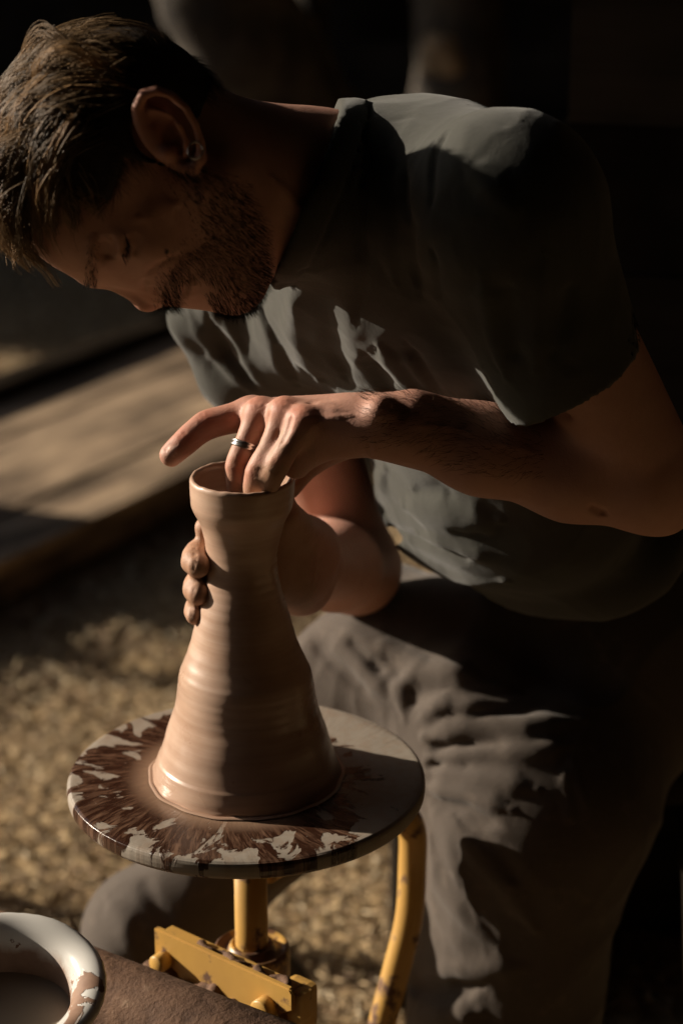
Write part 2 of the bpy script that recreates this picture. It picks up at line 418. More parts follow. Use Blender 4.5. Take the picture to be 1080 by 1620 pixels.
# ------------------------------------------------------------------ setting
def ground():
    n = 340; xs = np.concatenate([[-150, -40, -12], np.linspace(-3.2, 3.0, n), [12, 40, 150]]); ys = np.concatenate([[-60, -12], np.linspace(-1.0, 7.5, n), [20, 60, 200]])
    X, Y = np.meshgrid(xs, ys, indexing='ij'); P = np.stack([X.ravel(), Y.ravel(), 0*X.ravel()], 1)
    z = wav(P, 9, 3)*.010+wav(P, 40, 4)*.004; m = (np.abs(P[:, 0]) < 3.3) & (P[:, 1] < 8); P[:, 2] = np.where(m, z-.012, -.012)
    a, b = len(xs), len(ys); i = np.arange(a-1)[:, None]*b; j = np.arange(b-1)[None]
    F = np.stack([i+j, i+b+j, i+b+j+1, i+j+1], -1).reshape(-1, 4)
    tag(link('ground', mesh_np('ground', P, F), M_GROUND), kind='structure')
ground()
def litter():
    N = 80000; x = RNG.uniform(-1.7, .8, N); y = RNG.uniform(2.2, 6.2, N)
    L = RNG.uniform(.007, .034, N); W = RNG.uniform(.0012, .0045, N); a = RNG.uniform(0, 6.28, N); up = RNG.normal(0, .16, N)
    peb = RNG.random(N) < .15; L[peb] = RNG.uniform(.004, .010, peb.sum()); W[peb] = L[peb]*.8; up[peb] = 0
    d = np.stack([np.cos(a)*np.cos(up), np.sin(a)*np.cos(up), np.sin(up)], 1); s = np.stack([-np.sin(a), np.cos(a), 0*a], 1); u = np.cross(d, s)
    T = np.where(peb, .6, .25)
    C = np.stack([x, y, np.abs(np.sin(up))*L*.5+.004+RNG.uniform(-.008, .01, N)], 1)
    o = lambda k, l, m: C+d*(L*.5*k)[:, None]+s*(W*.5*l)[:, None]+u*(W*T*m)[:, None]
    one = np.ones(N)
    V = np.stack([o(one, one, 0*one), o(-one, .6*one, 0*one), o(-one, -.8*one, 0*one), o(one, -one, 0*one), o(.3*one, .2*one, one), o(-.4*one, 0*one, -one)], 1).reshape(-1, 3)
    b = (np.arange(N)*6)[:, None, None]
    t = np.array([[0, 1, 4], [1, 2, 4], [2, 3, 4], [3, 0, 4], [1, 0, 5], [2, 1, 5], [3, 2, 5], [0, 3, 5]])
    me = mesh_np('straw_litter', V, (b+t[None]).reshape(-1, 3))
    k = MK('straw_and_chips', .8, .3); at_ = k.attr('tone'); k.color(at_.outputs['Color'])
    pal = np.array([[.60, .46, .28], [.48, .35, .20], [.30, .20, .12], [.66, .54, .37], [.15, .10, .06]]); t_ = pal[RNG.choice(5, N, p=[.22, .24, .26, .10, .18])]
    colattr(me, 'tone', np.repeat(t_*RNG.uniform(.7, 1.15, N)[:, None], 6, 0))
    tag(link('dry_straw_litter', me, k.m, smooth=False), 'dry straw, bark chips and pebbles scattered over the sunlit ground', 'ground litter', kind='stuff')
litter()

# the low plank platform on the ground
pd = np.array([.528, .849, 0]); pn = np.array([-.849, .528, 0])
def platform():
    root = empty('plank_platform', (-.411, 3.757, 0)); tag(root, 'low platform of weathered planks lying on the straw behind the potter', 'wooden platform')
    A = np.array([-.411, 3.757, 0.]); rz = math.atan2(pd[1], pd[0]); wds = [.15, .142, .155, .147]; off = 0
    for i, wd in enumerate(wds):
        bm = bmesh.new(); L = 3.6
        box_bm(bm, (0, 0, 0), (L, wd-.006, .03), bevel=.003)
        for v in bm.verts: v.co.z += .002*math.sin(v.co.x*3+i)
        o = link('plank' if i == 0 else 'plank.%03d' % i, bm_mesh('plank', bm), M_DECK, root, smooth=False)
        o.matrix_parent_inverse = Matrix.Identity(4)
        c = pd*(.25+.05*math.sin(i*4))+pn*(off+wd/2); o.location = (c[0], c[1], .068+.004*(i % 2)); o.rotation_euler = (0, 0, rz); off += wd
    for i, s in enumerate((.02, .56)):
        bm = bmesh.new(); box_bm(bm, (0, 0, 0), (3.5, .035, .050), bevel=.003)
        o = link('rail', bm_mesh('rail', bm), M_DECK, root, smooth=False); o.matrix_parent_inverse = Matrix.Identity(4)
        c = pd*.25+pn*s; o.location = (c[0], c[1], .026); o.rotation_euler = (0, 0, rz)
    # dark beam lying along the far edge
    bm = bmesh.new(); box_bm(bm, (0, 0, 0), (3.7, .07, .12), bevel=.006)
    o = link('edge_beam', bm_mesh('edge_beam', bm), M_SHED, root, smooth=False); o.matrix_parent_inverse = Matrix.Identity(4)
    c = pd*.3+pn*(off+.045); o.location = (c[0], c[1], .062); o.rotation_euler = (0, 0, rz)
platform()

# old shed: board wall behind; overhead cover and other walls added to block sky
def shed():
    root = empty('board_shed', (1.5, 6.6, 0)); tag(root, 'dark board shed wall behind the potter, with unseen added cover and walls that block the sky', 'shed')
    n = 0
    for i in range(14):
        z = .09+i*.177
        for (xa, xb) in (() if i in (11,) else ((-5.5, -2.6),))+((-2.6, 1.15), (1.15, 6.2)):  # unseen left run added to shade the far ground, gap left for sun
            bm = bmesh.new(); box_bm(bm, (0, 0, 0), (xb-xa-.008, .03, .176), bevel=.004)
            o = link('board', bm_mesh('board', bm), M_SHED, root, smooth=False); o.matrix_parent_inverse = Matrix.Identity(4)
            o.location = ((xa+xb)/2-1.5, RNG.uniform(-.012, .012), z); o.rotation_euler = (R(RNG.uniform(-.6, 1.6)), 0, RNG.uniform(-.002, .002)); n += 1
    bm = bmesh.new(); box_bm(bm, (.3, .035, 1.24), (8.7, .012, 2.46))  # added sheet, stops light leaking between the boards
    o = link('added_backing_sheet', bm_mesh('added_backing_sheet', bm), M_SHED, root, smooth=False); o.matrix_parent_inverse = Matrix.Identity(4)
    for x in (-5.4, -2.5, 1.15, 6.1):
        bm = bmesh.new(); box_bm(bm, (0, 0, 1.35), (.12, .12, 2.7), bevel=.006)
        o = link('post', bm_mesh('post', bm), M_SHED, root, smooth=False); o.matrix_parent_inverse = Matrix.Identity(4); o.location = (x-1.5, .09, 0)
    bm = bmesh.new(); box_bm(bm, (.5, -4.6, 2.66), (7.8, 9.9, .05))  # unseen, added overhead to keep the sky fill low
    o = link('shade_roof', bm_mesh('shade_roof', bm), M_SHED, root, smooth=False); o.matrix_parent_inverse = Matrix.Identity(4)
    bm = bmesh.new(); box_bm(bm, (-3.38, -7.38, 1.32), (.06, 4.04, 2.62))      # short left wall, added out of view to cut the front fill
    o = link('shade_side_wall', bm_mesh('shade_side_wall', bm), M_SHED, root, smooth=False); o.matrix_parent_inverse = Matrix.Identity(4)
    # unseen walls right and behind the camera, added to block sky light
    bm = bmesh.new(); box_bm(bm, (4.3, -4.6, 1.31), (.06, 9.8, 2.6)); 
    o = link('shade_side_wall', bm_mesh('shade_side_wall', bm), M_SHED, root, smooth=False); o.matrix_parent_inverse = Matrix.Identity(4)
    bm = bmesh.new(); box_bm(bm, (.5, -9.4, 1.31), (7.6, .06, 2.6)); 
    o = link('shade_rear_wall', bm_mesh('shade_rear_wall', bm), M_SHED, root, smooth=False); o.matrix_parent_inverse = Matrix.Identity(4)
shed()

def partition():
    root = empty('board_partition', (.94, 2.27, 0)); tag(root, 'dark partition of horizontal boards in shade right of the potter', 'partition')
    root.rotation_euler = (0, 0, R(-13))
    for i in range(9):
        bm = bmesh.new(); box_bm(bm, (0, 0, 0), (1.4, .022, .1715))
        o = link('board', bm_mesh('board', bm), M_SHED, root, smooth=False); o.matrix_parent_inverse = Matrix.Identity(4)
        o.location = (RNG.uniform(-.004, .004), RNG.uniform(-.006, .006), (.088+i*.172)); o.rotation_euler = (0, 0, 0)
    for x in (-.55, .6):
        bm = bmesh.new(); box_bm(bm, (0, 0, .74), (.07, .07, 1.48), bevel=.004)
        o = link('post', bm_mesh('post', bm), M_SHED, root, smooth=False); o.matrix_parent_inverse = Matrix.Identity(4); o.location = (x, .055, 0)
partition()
def box():  # made-up box that keeps sun off the ground at the right
    root = empty('shadow_box', (.17, 2.36, 0)); tag(root, 'dark low wooden box on the ground behind the potter\'s near leg', 'box')
    for nm, c, s in (('side', (-.10, 0, .14), (.015, .30, .27)), ('side', (.10, 0, .14), (.015, .30, .27)), ('end', (0, -.142, .14), (.183, .014, .265)), ('end', (0, .142, .14), (.183, .014, .265)), ('lid', (0, 0, .283), (.225, .31, .014))):
        bm = bmesh.new(); box_bm(bm, (0, 0, 0), s, bevel=.002); o = link(nm, bm_mesh(nm, bm), M_SHED, root, smooth=False); o.matrix_parent_inverse = Matrix.Identity(4); o.location = c
box()
def crate():  # out of view, added to cast a shadow over the near planks
    root = empty('shadow_crate', (-1.22, 3.80, 0)); root.rotation_euler = (0, 0, -SUN_AZ); tag(root, 'unseen slatted crate added left of the plank platform to shadow its planks', 'crate')
    def bx(nm, c, s):
        bm = bmesh.new(); box_bm(bm, (0, 0, 0), s, bevel=.002); o = link(nm, bm_mesh(nm, bm), M_DECK, root, smooth=False); o.matrix_parent_inverse = Matrix.Identity(4); o.location = c
    for i in range(4):
        z = .04+i*.074
        for s in (-1, 1): bx('shadow_slat', (0, s*.125, z), (.52, .012, .070)); bx('shadow_slat', (s*.254, 0, z), (.012, .237, .070))
    for s in (-1, 1):
        for t in (-1, 1): bx('shadow_corner_post', (s*.235, t*.105, .150), (.025, .025, .30))
    bx('lid', (0, 0, .307), (.53, .27, .012))
crate()
def hedge_screen():  # unseen bank of leaves added to block low sky
    N = 9000; rg = np.random.default_rng(3); c = np.stack([rg.uniform(-8.2, -6.6, N), rg.uniform(-8, 16, N), rg.uniform(0, 1, N)**.8*1.7], 1)
    c[:, 2] *= 1+.18*np.sin(c[:, 1]*1.3)+.1*np.sin(c[:, 1]*3.7)
    d = rg.normal(size=(N, 3)); d /= np.linalg.norm(d, axis=1)[:, None]; s = np.cross(d, rg.normal(size=(N, 3))); s /= np.linalg.norm(s, axis=1)[:, None]
    L = rg.uniform(.12, .3, N)[:, None]
    V = np.stack([c-d*L, c+s*L*.5, c+d*L, c-s*L*.5], 1).reshape(-1, 3)
    k = MK('screen_leaf', .6, .3); k.color((.035, .05, .018))
    o = link('screen_leaves', mesh_np('screen_leaves', V, np.arange(N*4).reshape(-1, 4)), k.m, None, smooth=False); o['kind'] = 'stuff'
    root = empty('hedge_screen', (-7.4, 4, 0)); tag(root, 'tall dark leafy screen added out of view on the left to block low sky', 'hedge_screen'); o.parent = root; o.matrix_parent_inverse = Matrix.Translation(root.location).inverted()
    link('screen_stems', tube([(-7.4, -7.8, .5), (-7.4, 15.8, .5)], [.45, .45], 10), M_BARK, root)
hedge_screen()
def trunk(name, pts, rad, label, cat, mat=M_BARK, seed=0, stub=None):
    me = tube(spline(pts, 10), np.interp(np.linspace(0, 1, (len(pts)-1)*10+1), np.linspace(0, 1, len(rad)), rad), 24)
    V = np.empty(len(me.vertices)*3, np.float32); me.vertices.foreach_get('co', V); V = V.reshape(-1, 3)
    c = V.mean(0); V += (wav(V, 16, seed)*.022+wav(V, 50, seed+1)*.009+wav(V, 120, seed+2)*.004)[:, None]*np.array([1, 1, 0])
    me.vertices.foreach_set('co', V.ravel()); me.update()
    b = pts[0]; root = empty(name, (b[0], b[1], 0)); tag(root, label, cat)
    link('trunk', me, mat, root)
    if stub is not None: link('limb', tube(spline(stub[0], 6), np.linspace(stub[1], stub[2], (len(stub[0])-1)*6+1), 14), mat, root)
trunk('leaning_tree', [(.22, 4.45, 0), at(560, 330, 4.4), at(455, 175, 4.35), at(375, 40, 4.3), at(315, -120, 4.25), at(300, -330, 4.3)], [.16, .15, .13, .125, .11, .10],
      'grey leaning tree trunk in the shade behind the potter\'s neck', 'tree', seed=11, stub=([at(470, 190, 4.4), at(490, 60, 4.5), at(480, -90, 4.6)], .05, .035))
trunk('shaded_tree', [(.36, 5.3, 0), at(735, 300, 5.3), at(730, 120, 5.3), at(722, -20, 5.3), at(740, -220, 5.3)], [.17, .13, .115, .11, .12],
      'upright tree trunk with a sunlit patch of bark above the potter\'s shoulder', 'tree', seed=21)
def sun_patch(tree, px, py, Y, r_, seed):  # pale lump whose colour stands in for a spot of sunlight
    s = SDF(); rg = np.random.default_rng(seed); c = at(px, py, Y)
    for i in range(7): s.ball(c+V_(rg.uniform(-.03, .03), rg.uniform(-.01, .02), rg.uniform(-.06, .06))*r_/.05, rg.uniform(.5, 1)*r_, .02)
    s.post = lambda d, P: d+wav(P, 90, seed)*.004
    o = link('sun_patch', s.mesh('sun_patch', .008, 0), M_SUNPATCH, bpy.data.objects[tree])
def V_(*a): return np.array(a, float)
M_SUNPATCH = m_wood('pale_sun_patch', (.20, .13, .075), (.62, .46, .29), 3, .7)  # sunlight on the bark put into a pale colour
sun_patch('shaded_tree', 704, 96, 5.22, .045, 3)
sun_patch('leaning_tree', 486, 52, 4.46, .020, 5)
# ------------------------------------------------------------------ pot and wheel
PX, PY = -.0822, 1.67; WZ = .60
prof_px = [(1225, 149), (1218, 148), (1200, 141.5), (1175, 132), (1150, 124.5), (1120, 114), (1100, 110), (1080, 107), (1062, 104.5), (1050, 99), (1030, 90), (1010, 83), (990, 77.5), (970, 72), (950, 67), (930, 61.5), (915, 58), (900, 56.5), (885, 56), (870, 56.5), (855, 59), (840, 63), (822, 69), (812, 74), (806, 78), (800, 80.5), (785, 82), (770, 83), (760, 83.5), (757, 82.5)]
def vase():
    P = []
    for y, r in prof_px:
        a = at(390, y, PY); P.append((r/FPX*(PY*cP+(CAMZ-a[2])*sP), a[2]-WZ))
    P = np.array(P); H = P[-1, 1]
    s = np.concatenate([[0], np.cumsum(np.linalg.norm(np.diff(P, axis=0), axis=1))]); t = np.linspace(0, s[-1], 230)
    o = np.stack([np.interp(t, s, P[:, 0]), np.interp(t, s, P[:, 1])], 1)
    k = np.ones(7)/7; sm = o.copy()
    for c in (0, 1): sm[3:-3, c] = np.convolve(o[:, c], k, 'valid')
    o = sm; z = o[:, 1]
    o[:, 0] += .00013*np.sin(z*150+2*np.sin(z*31))*(z > .015)*(z < .245)+.00008*np.sin(z*620+3*np.sin(z*70))*(z < .26)
    inn = o[::-4].copy(); inn[:, 0] -= .0042; inn[:, 0] = np.maximum(inn[:, 0], .004); inn = inn[inn[:, 1] > .012]
    lip = np.array([[o[-1, 0]-.0007, H+.0010], [o[-1, 0]-.0022, H+.0013], [o[-1, 0]-.0036, H+.0006]])
    foot = np.array([[o[0, 0]+.0035, .0006], [o[0, 0]+.0012, .0022]])
    prof = np.vstack([foot, o, lip, inn, [[.002, .012]]])
    def wob(r, z, a, i):
        dr = .0008*np.sin(a*1+z*26)*(r > .01)*(z > .02)+.00015*np.sin(3*a+z*90)+.0001*np.sin(5*a-z*160)
        dz = np.where(z > H-.012, .0004*np.sin(3*a+1)+.0002*np.sin(11*a+2)+.00015*np.sin(23*a), 0)*np.clip((z-(H-.012))/.012, 0, 1)
        dr = dr+np.where(z < .003, .0006*np.sin(9*a)+.0004*np.sin(17*a+1), 0)
        return dr, dz
    me = lathe(prof, (0, 0, 0), 200, wob)
    o_ = link('clay_vase', me, M_CLAY); o_.location = (PX, PY, WZ+.0005)
    tag(o_, 'tall wet clay vase with narrow neck being thrown on the wheel', 'vase')
    return P
VP = vase()
def pot_r(z): return np.interp(z, VP[:, 1], VP[:, 0])

def wheel():
    root = empty('pottery_wheel', (PX, PY, 0)); tag(root, 'yellow framed potter\'s wheel with slip splashed round wheel head', 'pottery wheel')
    prof = [(0, 0), (.02, 0), (.06, 0), (.10, .0), (.148, 0), (.1515, -.0004), (.1538, -.0016), (.1547, -.004), (.1550, -.008), (.1545, -.0125), (.1525, -.0155), (.148, -.0172), (.03, -.0172), (.0, -.0172)]
    pp = []
    for i in range(len(prof)-1):
        for t in np.linspace(0, 1, 5, endpoint=False): pp.append(np.array(prof[i])*(1-t)+np.array(prof[i+1])*t)
    pp.append(prof[-1])
    def wob(r, z, a, i): return 0*a*r, .0004*np.sin(a*6)*np.sin(r*300)*(z > -.001)
    o = link('wheel_head', lathe(pp, (0, 0, 0), 180, wob), M_HEADW, root); o.matrix_parent_inverse = Matrix.Identity(4); o.location = (0, 0, WZ)
    # drips of thick slip hanging at the rim
    zb = at(400, 1500, PY)[2]
    link('shaft', tube([(PX+.002, PY, WZ-.016), (PX+.002, PY, .24)], [.0147, .0147], 40), M_YEL, root)
    pr = [(.0150, .004), (.0175, .006), (.020, .004), (.022, -.001), (.0285, -.001), (.0315, .003), (.0335, .001), (.0345, -.004), (.0345, -.026), (.031, -.030), (.026, -.032), (.026, -.08), (.015, -.08)]
    o = link('bearing', lathe(pr, (0, 0, 0), 64), M_YELD, root); o.matrix_parent_inverse = Matrix.Identity(4); o.location = (.002, 0, zb)
    # bracket plate
    a = at(243, 1468, 1.655); b = at_z(462, 1568, a[2]); u = b-a; L = np.linalg.norm(u); u /= L; ang = math.atan2(u[1], u[0])
    nrm = np.array([u[1], -u[0], 0]);  nrm = nrm if nrm[1] < 0 else -nrm
    bm = bmesh.new()
    out = [(0, 0), (L*.98, -.0), (L, -.004), (L, -.020), (L*.9, -.030), (L*.72, -.036), (L*.5, -.040), (L*.0, -.040), (0, -.02)]
    vs = [bm.verts.new((x, 0, z)) for x, z in out]; f = bm.faces.new(vs)
    r = bmesh.ops.extrude_face_region(bm, geom=[f]); bmesh.ops.translate(bm, verts=[v for v in r['geom'] if isinstance(v, bmesh.types.BMVert)], vec=(0, .006, 0))
    bmesh.ops.recalc_face_normals(bm, faces=bm.faces); bmesh.ops.bevel(bm, geom=list(bm.edges), offset=.0012, segments=2, affect='EDGES')
    T = Matrix.Translation(a) @ Matrix.Rotation(ang, 4, 'Z')
    bm.transform(T); link('bracket_plate', bm_mesh('bracket_plate', bm), M_YEL, root, smooth=False)
    bm = bmesh.new(); box_bm(bm, (L*.5, .0125, -.010), (L*.94, .013, .012), bevel=.0015); box_bm(bm, (L*.93, .020, -.028), (.026, .026, .042), bevel=.006); box_bm(bm, (L*.99, .012, -.020), (.016, .018, .030), bevel=.005)
    bm.transform(T); link('bracket_flange', bm_mesh('bracket_flange', bm), M_YEL, root, smooth=False)
    for (px, py, r_, ln) in ((263, 1517, .0085, .014), (424, 1592, .0105, .012)):
        c = at_z(px, py, a[2]-.0)  # seat the bolt on the plate
        s_ = at(px, py, 1.6); s_ = march_plane(px, py, a, nrm); e = s_+nrm*ln+np.array([-.004, 0, 0])
        m = tube([s_-nrm*.002, s_+nrm*ln*.9, s_+nrm*ln], [r_, r_, r_*.86], 20); link('bolt', m, M_YEL, root)
    # lumps of drying clay on top of the bracket
    s = SDF()
    rg = np.random.default_rng(5)
    n_ = 22; cp = [a+u*(L*.99*t)+np.array([0, 0, -.041+.004*math.sin(t*17)])+nrm*(.001+.003*math.sin(t*23+1)) for t in np.linspace(-.04, 1, n_)]
    s.chain(cp, .0052+.0026*np.sin(np.arange(n_)*2.1)+rg.uniform(-.001, .0022, n_), .006)
    cp = [a+u*(L*t)+np.array([0, 0, -.0035])-nrm*(.010+.004*math.sin(t*31)) for t in np.linspace(.30, .93, 14)]
    s.chain(cp, .0030+.0016*np.sin(np.arange(14)*1.7)+rg.uniform(-.0008, .0012, 14), .004)
    for i in range(9):
        t = rg.uniform(-.02, .98); s.ball(a+u*(L*t)+np.array([0, 0, -.048+rg.uniform(-.008, .004)])+nrm*rg.uniform(0, .012), rg.uniform(.004, .009), .008)
    s.post = lambda d, P: d+wav(P, 260, 3)*.0022+wav(P, 700, 4)*.0008
    tag(link('clay_crust', s.mesh('clay_crust', .0016, 0), M_RUST, root), kind='stuff')
    # heavy beam below the bracket
    q0 = at(120, 1570, 1.60); q1 = at_z(420, 1690, q0[2]); v = q1-q0; v /= np.linalg.norm(v)
    link('frame_beam', tube([q0-v*.25, q0, (q0+q1)/2, q1+v*.35], [.042]*4, 28), M_RUST, root)
    # yellow tube legs
    p = [at(590, 1285, 1.79), at(628, 1283, 1.80), at(651, 1312, 1.80), at(652, 1370, 1.80), at(647, 1450, 1.79), at(628, 1530, 1.78), at(606, 1612, 1.77), at(585, 1700, 1.76)]
    e = p[-1]; p.append(np.array([e[0]-.02, e[1]-.01, .25])); p.append(np.array([e[0]-.04, e[1]-.01, .02]))
    p[0] = np.array([p[0][0], p[0][1], p[1][2]-.004])
    link('tube_leg', tube(spline(p, 8), [.0135], 24), M_YEL, root)
    link('tube_arm', tube(spline([p[0], p[0]+[-.04, -.01, .003], [PX+.05, PY+.06, p[0][2]+.006], [PX+.015, PY+.015, p[0][2]+.006]], 8), [.0125]*1+[.0125]*24, 20), M_YEL, root)
    link('top_collar', tube([(PX+.002, PY, WZ-.017), (PX+.002, PY, WZ-.045)], [.024, .021], 32), M_YEL, root)
    bm = bmesh.new(); box_bm(bm, (PX, PY-.02, .10), (.07, .07, .30), bevel=.004); box_bm(bm, (PX-.1, PY-.02, .015), (.62, .09, .03), bevel=.004)
    link('base_frame', bm_mesh('base_frame', bm), M_RUST, root, smooth=False)
    return q0, v
def march_plane(px, py, p0, n):
    O = np.array([0, 0, CAMZ]); d = ray(px, py); return O+d*((p0-O).dot(n)/d.dot(n))
Q0, QV = wheel()

def bucket():
    c = at(0, 1566, 1.45); root = empty('enamel_bowl', c); tag(root, 'white enamel bowl of slip water with muddy rim at the lower left corner', 'bowl')
    root.rotation_euler = (R(13), R(2), 0)
    pr = [(.0, -.150), (.05, -.150), (.056, -.146), (.066, -.06), (.071, -.014), (.0775, -.006), (.0815, -.003), (.0832, .0015), (.0815, .0055), (.077, .0075), (.070, .0070), (.063, .0035), (.058, -.003), (.0550, -.012), (.0535, -.03), (.050, -.10), (.046, -.142), (0, -.145)]
    o = spline(np.array([(a, 0, b) for a, b in pr]), 5)[:, [0, 2]]; o[:, 0] = np.maximum(o[:, 0], 0)
    def wob(r, z, a, i): return .0006*np.sin(3*a)*(r > .05)+.0002*np.sin(40*a)*(r > .08), 0*a+.0005*np.sin(7*a)*(r > .05)
    b = link('bowl', lathe(o, (0, 0, 0), 120, wob), M_EN, root); b.matrix_parent_inverse = Matrix.Identity(4)
    k = MK('murky_slip_water', .35, .3); n = k.noise(k.obj(), 20, 4); k.color(k.mix(n, (.26, .215, .165), (.36, .30, .235))); k.bump(k.noise(k.obj(), 40, 2), .08, .002)
    bm = bmesh.new(); bmesh.ops.create_circle(bm, cap_ends=True, radius=.056, segments=48)
    wt = link('slip_water', bm_mesh('w', bm), k.m, root, smooth=False); wt.location = (0, 0, -.022); wt.matrix_parent_inverse = Matrix.Identity(4)
    wt.rotation_euler = (R(-13), 0, 0)
    # rusty steel tray that carries the bowl, part of the wheel frame
    bm = bmesh.new(); box_bm(bm, (c[0]-.03, c[1]+.04, c[2]-.165), (.22, .22, .012), Matrix.Rotation(R(13), 4, 'X'), bevel=.003)
    wr = bpy.data.objects['pottery_wheel']; link('tray', bm_mesh('tray', bm), M_RUST, wr, smooth=False)
    link('tray_stand', tube([(c[0]-.03, c[1]+.05, c[2]-.17), (c[0]-.03, c[1]+.05, .02)], [.018, .018], 16), M_RUST, wr)
    bm = bmesh.new(); box_bm(bm, (c[0]-.03, c[1]+.02, .015), (.16, .3, .03), bevel=.004); link('base_frame', bm_mesh('b', bm), M_RUST, wr, smooth=False)
bucket()
# posts left of the picture's edge: their shadows cross the ground
for i, (x, y) in enumerate(((-1.76, 3.66), (-1.66, 2.865))):
    o = link('fence_post', tube([(x, y, -.02), (x+.008, y, .8), (x-.008, y, 1.6)], [.034, .033, .031], 14), M_BARK)
    tag(o, ('bare wooden post left of the wheel, the nearer of the two' if i else 'bare wooden post beyond the added unseen crate left of the plank platform'), 'post', 'bare wooden posts')
# ------------------------------------------------------------------ the potter
person = empty('person', (.33, 1.85, 0))
tag(person, 'bearded man in dark t-shirt and work trousers bent over the wheel shaping a vase', 'person')
def V3(*a): return np.array(a, float)
HS = 1.65                                    # head's middle plane
def hd(px, py, s=0): return at(px, py, HS-s)
U = V3(-.95, 0, .31); U /= np.linalg.norm(U); Fd = V3(-U[2], 0, U[0]); Sd = V3(0, -1, 0)
HM = np.stack([U, Fd, Sd])
def dirpx(a, b, Y=HS):
    d = at(*b, Y)-at(*a, Y); return d/np.linalg.norm(d)

# joints: (photo x, photo y, distance)
NSH = at(800, 325, 1.62); NEL = at(1030, 772, 1.655); NWR = at(608, 675, 1.650)
FSH = at(440, 545, 1.94); FEL = at(562, 900, 1.985); FWR = at(500, 893, 1.80)

def head_sdf(s):
    s.ell(hd(184, 232), HM, (.083, .088, .074), .02)                 # cranium
    s.ell(hd(255, 345), HM, (.082, .061, .058), .03)                 # face mass
    s.ell(hd(133, 350), HM, (.046, .036, .052), .03)                 # forehead
    for q in (1, -1):
        s.cap(hd(147, 417, .008*q), hd(158, 396, .040*q), .0125, .010, .014)   # brow
        s.ell(hd(238, 372, .047*q), HM, (.022, .018, .018), .022)              # cheek bone
        s.cap(hd(338, 285, .052*q), hd(372, 425, .020*q), .024, .022, .03)     # jaw
        s.stroke([hd(172, 424, .022*q), hd(172, 412, .030*q), hd(170, 400, .040*q)], .0085, -.0065); s.stroke([hd(204, 412, .030*q), hd(206, 396, .040*q)], .006, -.0020)                         # eye socket
        s.ball(hd(188, 398, .031*q), .0150, .005)                              # closed eyelid ball
    s.ball(hd(368, 452), .021, .02)
    s.ell(hd(292, 428), HM, (.026, .026, .026), .02)                 # mouth mass
    s.chain([hd(152, 432), hd(178, 440), hd(206, 455), hd(231, 470)], [.0085, .0075, .0085, .0100], .012)  # nose
    s.ball(hd(233, 472), .0103, .006)
    for q in (1, -1):
        s.ball(hd(243, 458, .0125*q), .0085, .006)
        s.ell(hd(247, 467, .0085*q), HM, (.0030, .0055, .0035), .002, 's')
    s.cap(hd(258, 465, -.012), hd(258, 465, .012), .007, .007, .008)
    for q in (1, -1):
        s.cap(hd(284, 467, 0), hd(289, 452, .021*q), .0052, .003, .004)
        s.cap(hd(303, 466, 0), hd(297, 452, .019*q), .0060, .003, .004)
    s.chain([hd(296, 440, .026), hd(294, 468, .010), hd(294, 474, 0), hd(294, 468, -.01), hd(296, 440, -.026)], [.0016]*5, .002, 's')
    # upper eyelid fold and lid line
    s.stroke([hd(170, 396, .046), hd(172, 405, .036), hd(177, 412, .022)], .0022, -.0015)
    s.stroke([hd(192, 380, .046), hd(197, 395, .040), hd(200, 408, .026)], .0018, -.0018)
    s.stroke([hd(214, 392, .046), hd(212, 405, .034)], .004, -.0012)
    s.stroke([hd(262, 432, .036), hd(276, 420, .040), hd(290, 408, .042)], .004, -.0014)   # cheek fold
    s.ball(hd(263, 399, .0515), .0019, .002)                         # mole
    # neck
    s.cap(hd(320, 272), at(500, 303, 1.695), .052, .0585, .03)
    s.cap(hd(300, 235), at(505, 280, 1.70), .036, .044, .03)
    # near ear, far ear
    for q in (1, -1):
        E = lambda x, y, o: hd(x, y, q*(.069+o*.85))
        a = dirpx((225, 150), (318, 270)); n = np.array(Sd*q)+.35*V3(.5, 0, .5); n -= a*a.dot(n); n /= np.linalg.norm(n); b = np.cross(a, n)
        s.ell(E(265, 208, .004), np.stack([a, b, n]), (.034, .0195, .0065), .008)
        s.chain([E(243, 222, .004), E(226, 200, .009), E(217, 170, .012), E(228, 149, .014), E(248, 143, .015), E(272, 152, .016), E(294, 172, .016), (E(309, 198, .015)), E(317, 226, .013), E(318, 250, .012), E(306, 266, .010), E(290, 262, .009)],
                [.0032, .0034, .0036, .0038, .0038, .0036, .0034, .0032, .0034, .0046, .0052, .004], .0035)
        s.chain([E(243, 172, .010), E(263, 178, .0125), E(281, 196, .013), E(293, 220, .012), E(293, 240, .011)], [.0030, .0034, .0036, .0034, .003], .004)
        s.chain([E(246, 190, .012), E(262, 200, .013), E(272, 222, .013), E(280, 236, .012)], [.004, .0065, .0068, .004], .004, 's')
        s.chain([E(236, 163, .016), E(258, 160, .018), E(284, 178, .019), (E(302, 208, .018)), E(306, 235, .016)], [.002, .0024, .0024, .0022, .002], .003, 's')
        s.ball(E(266, 240, .010), .0052, .005)
    return s

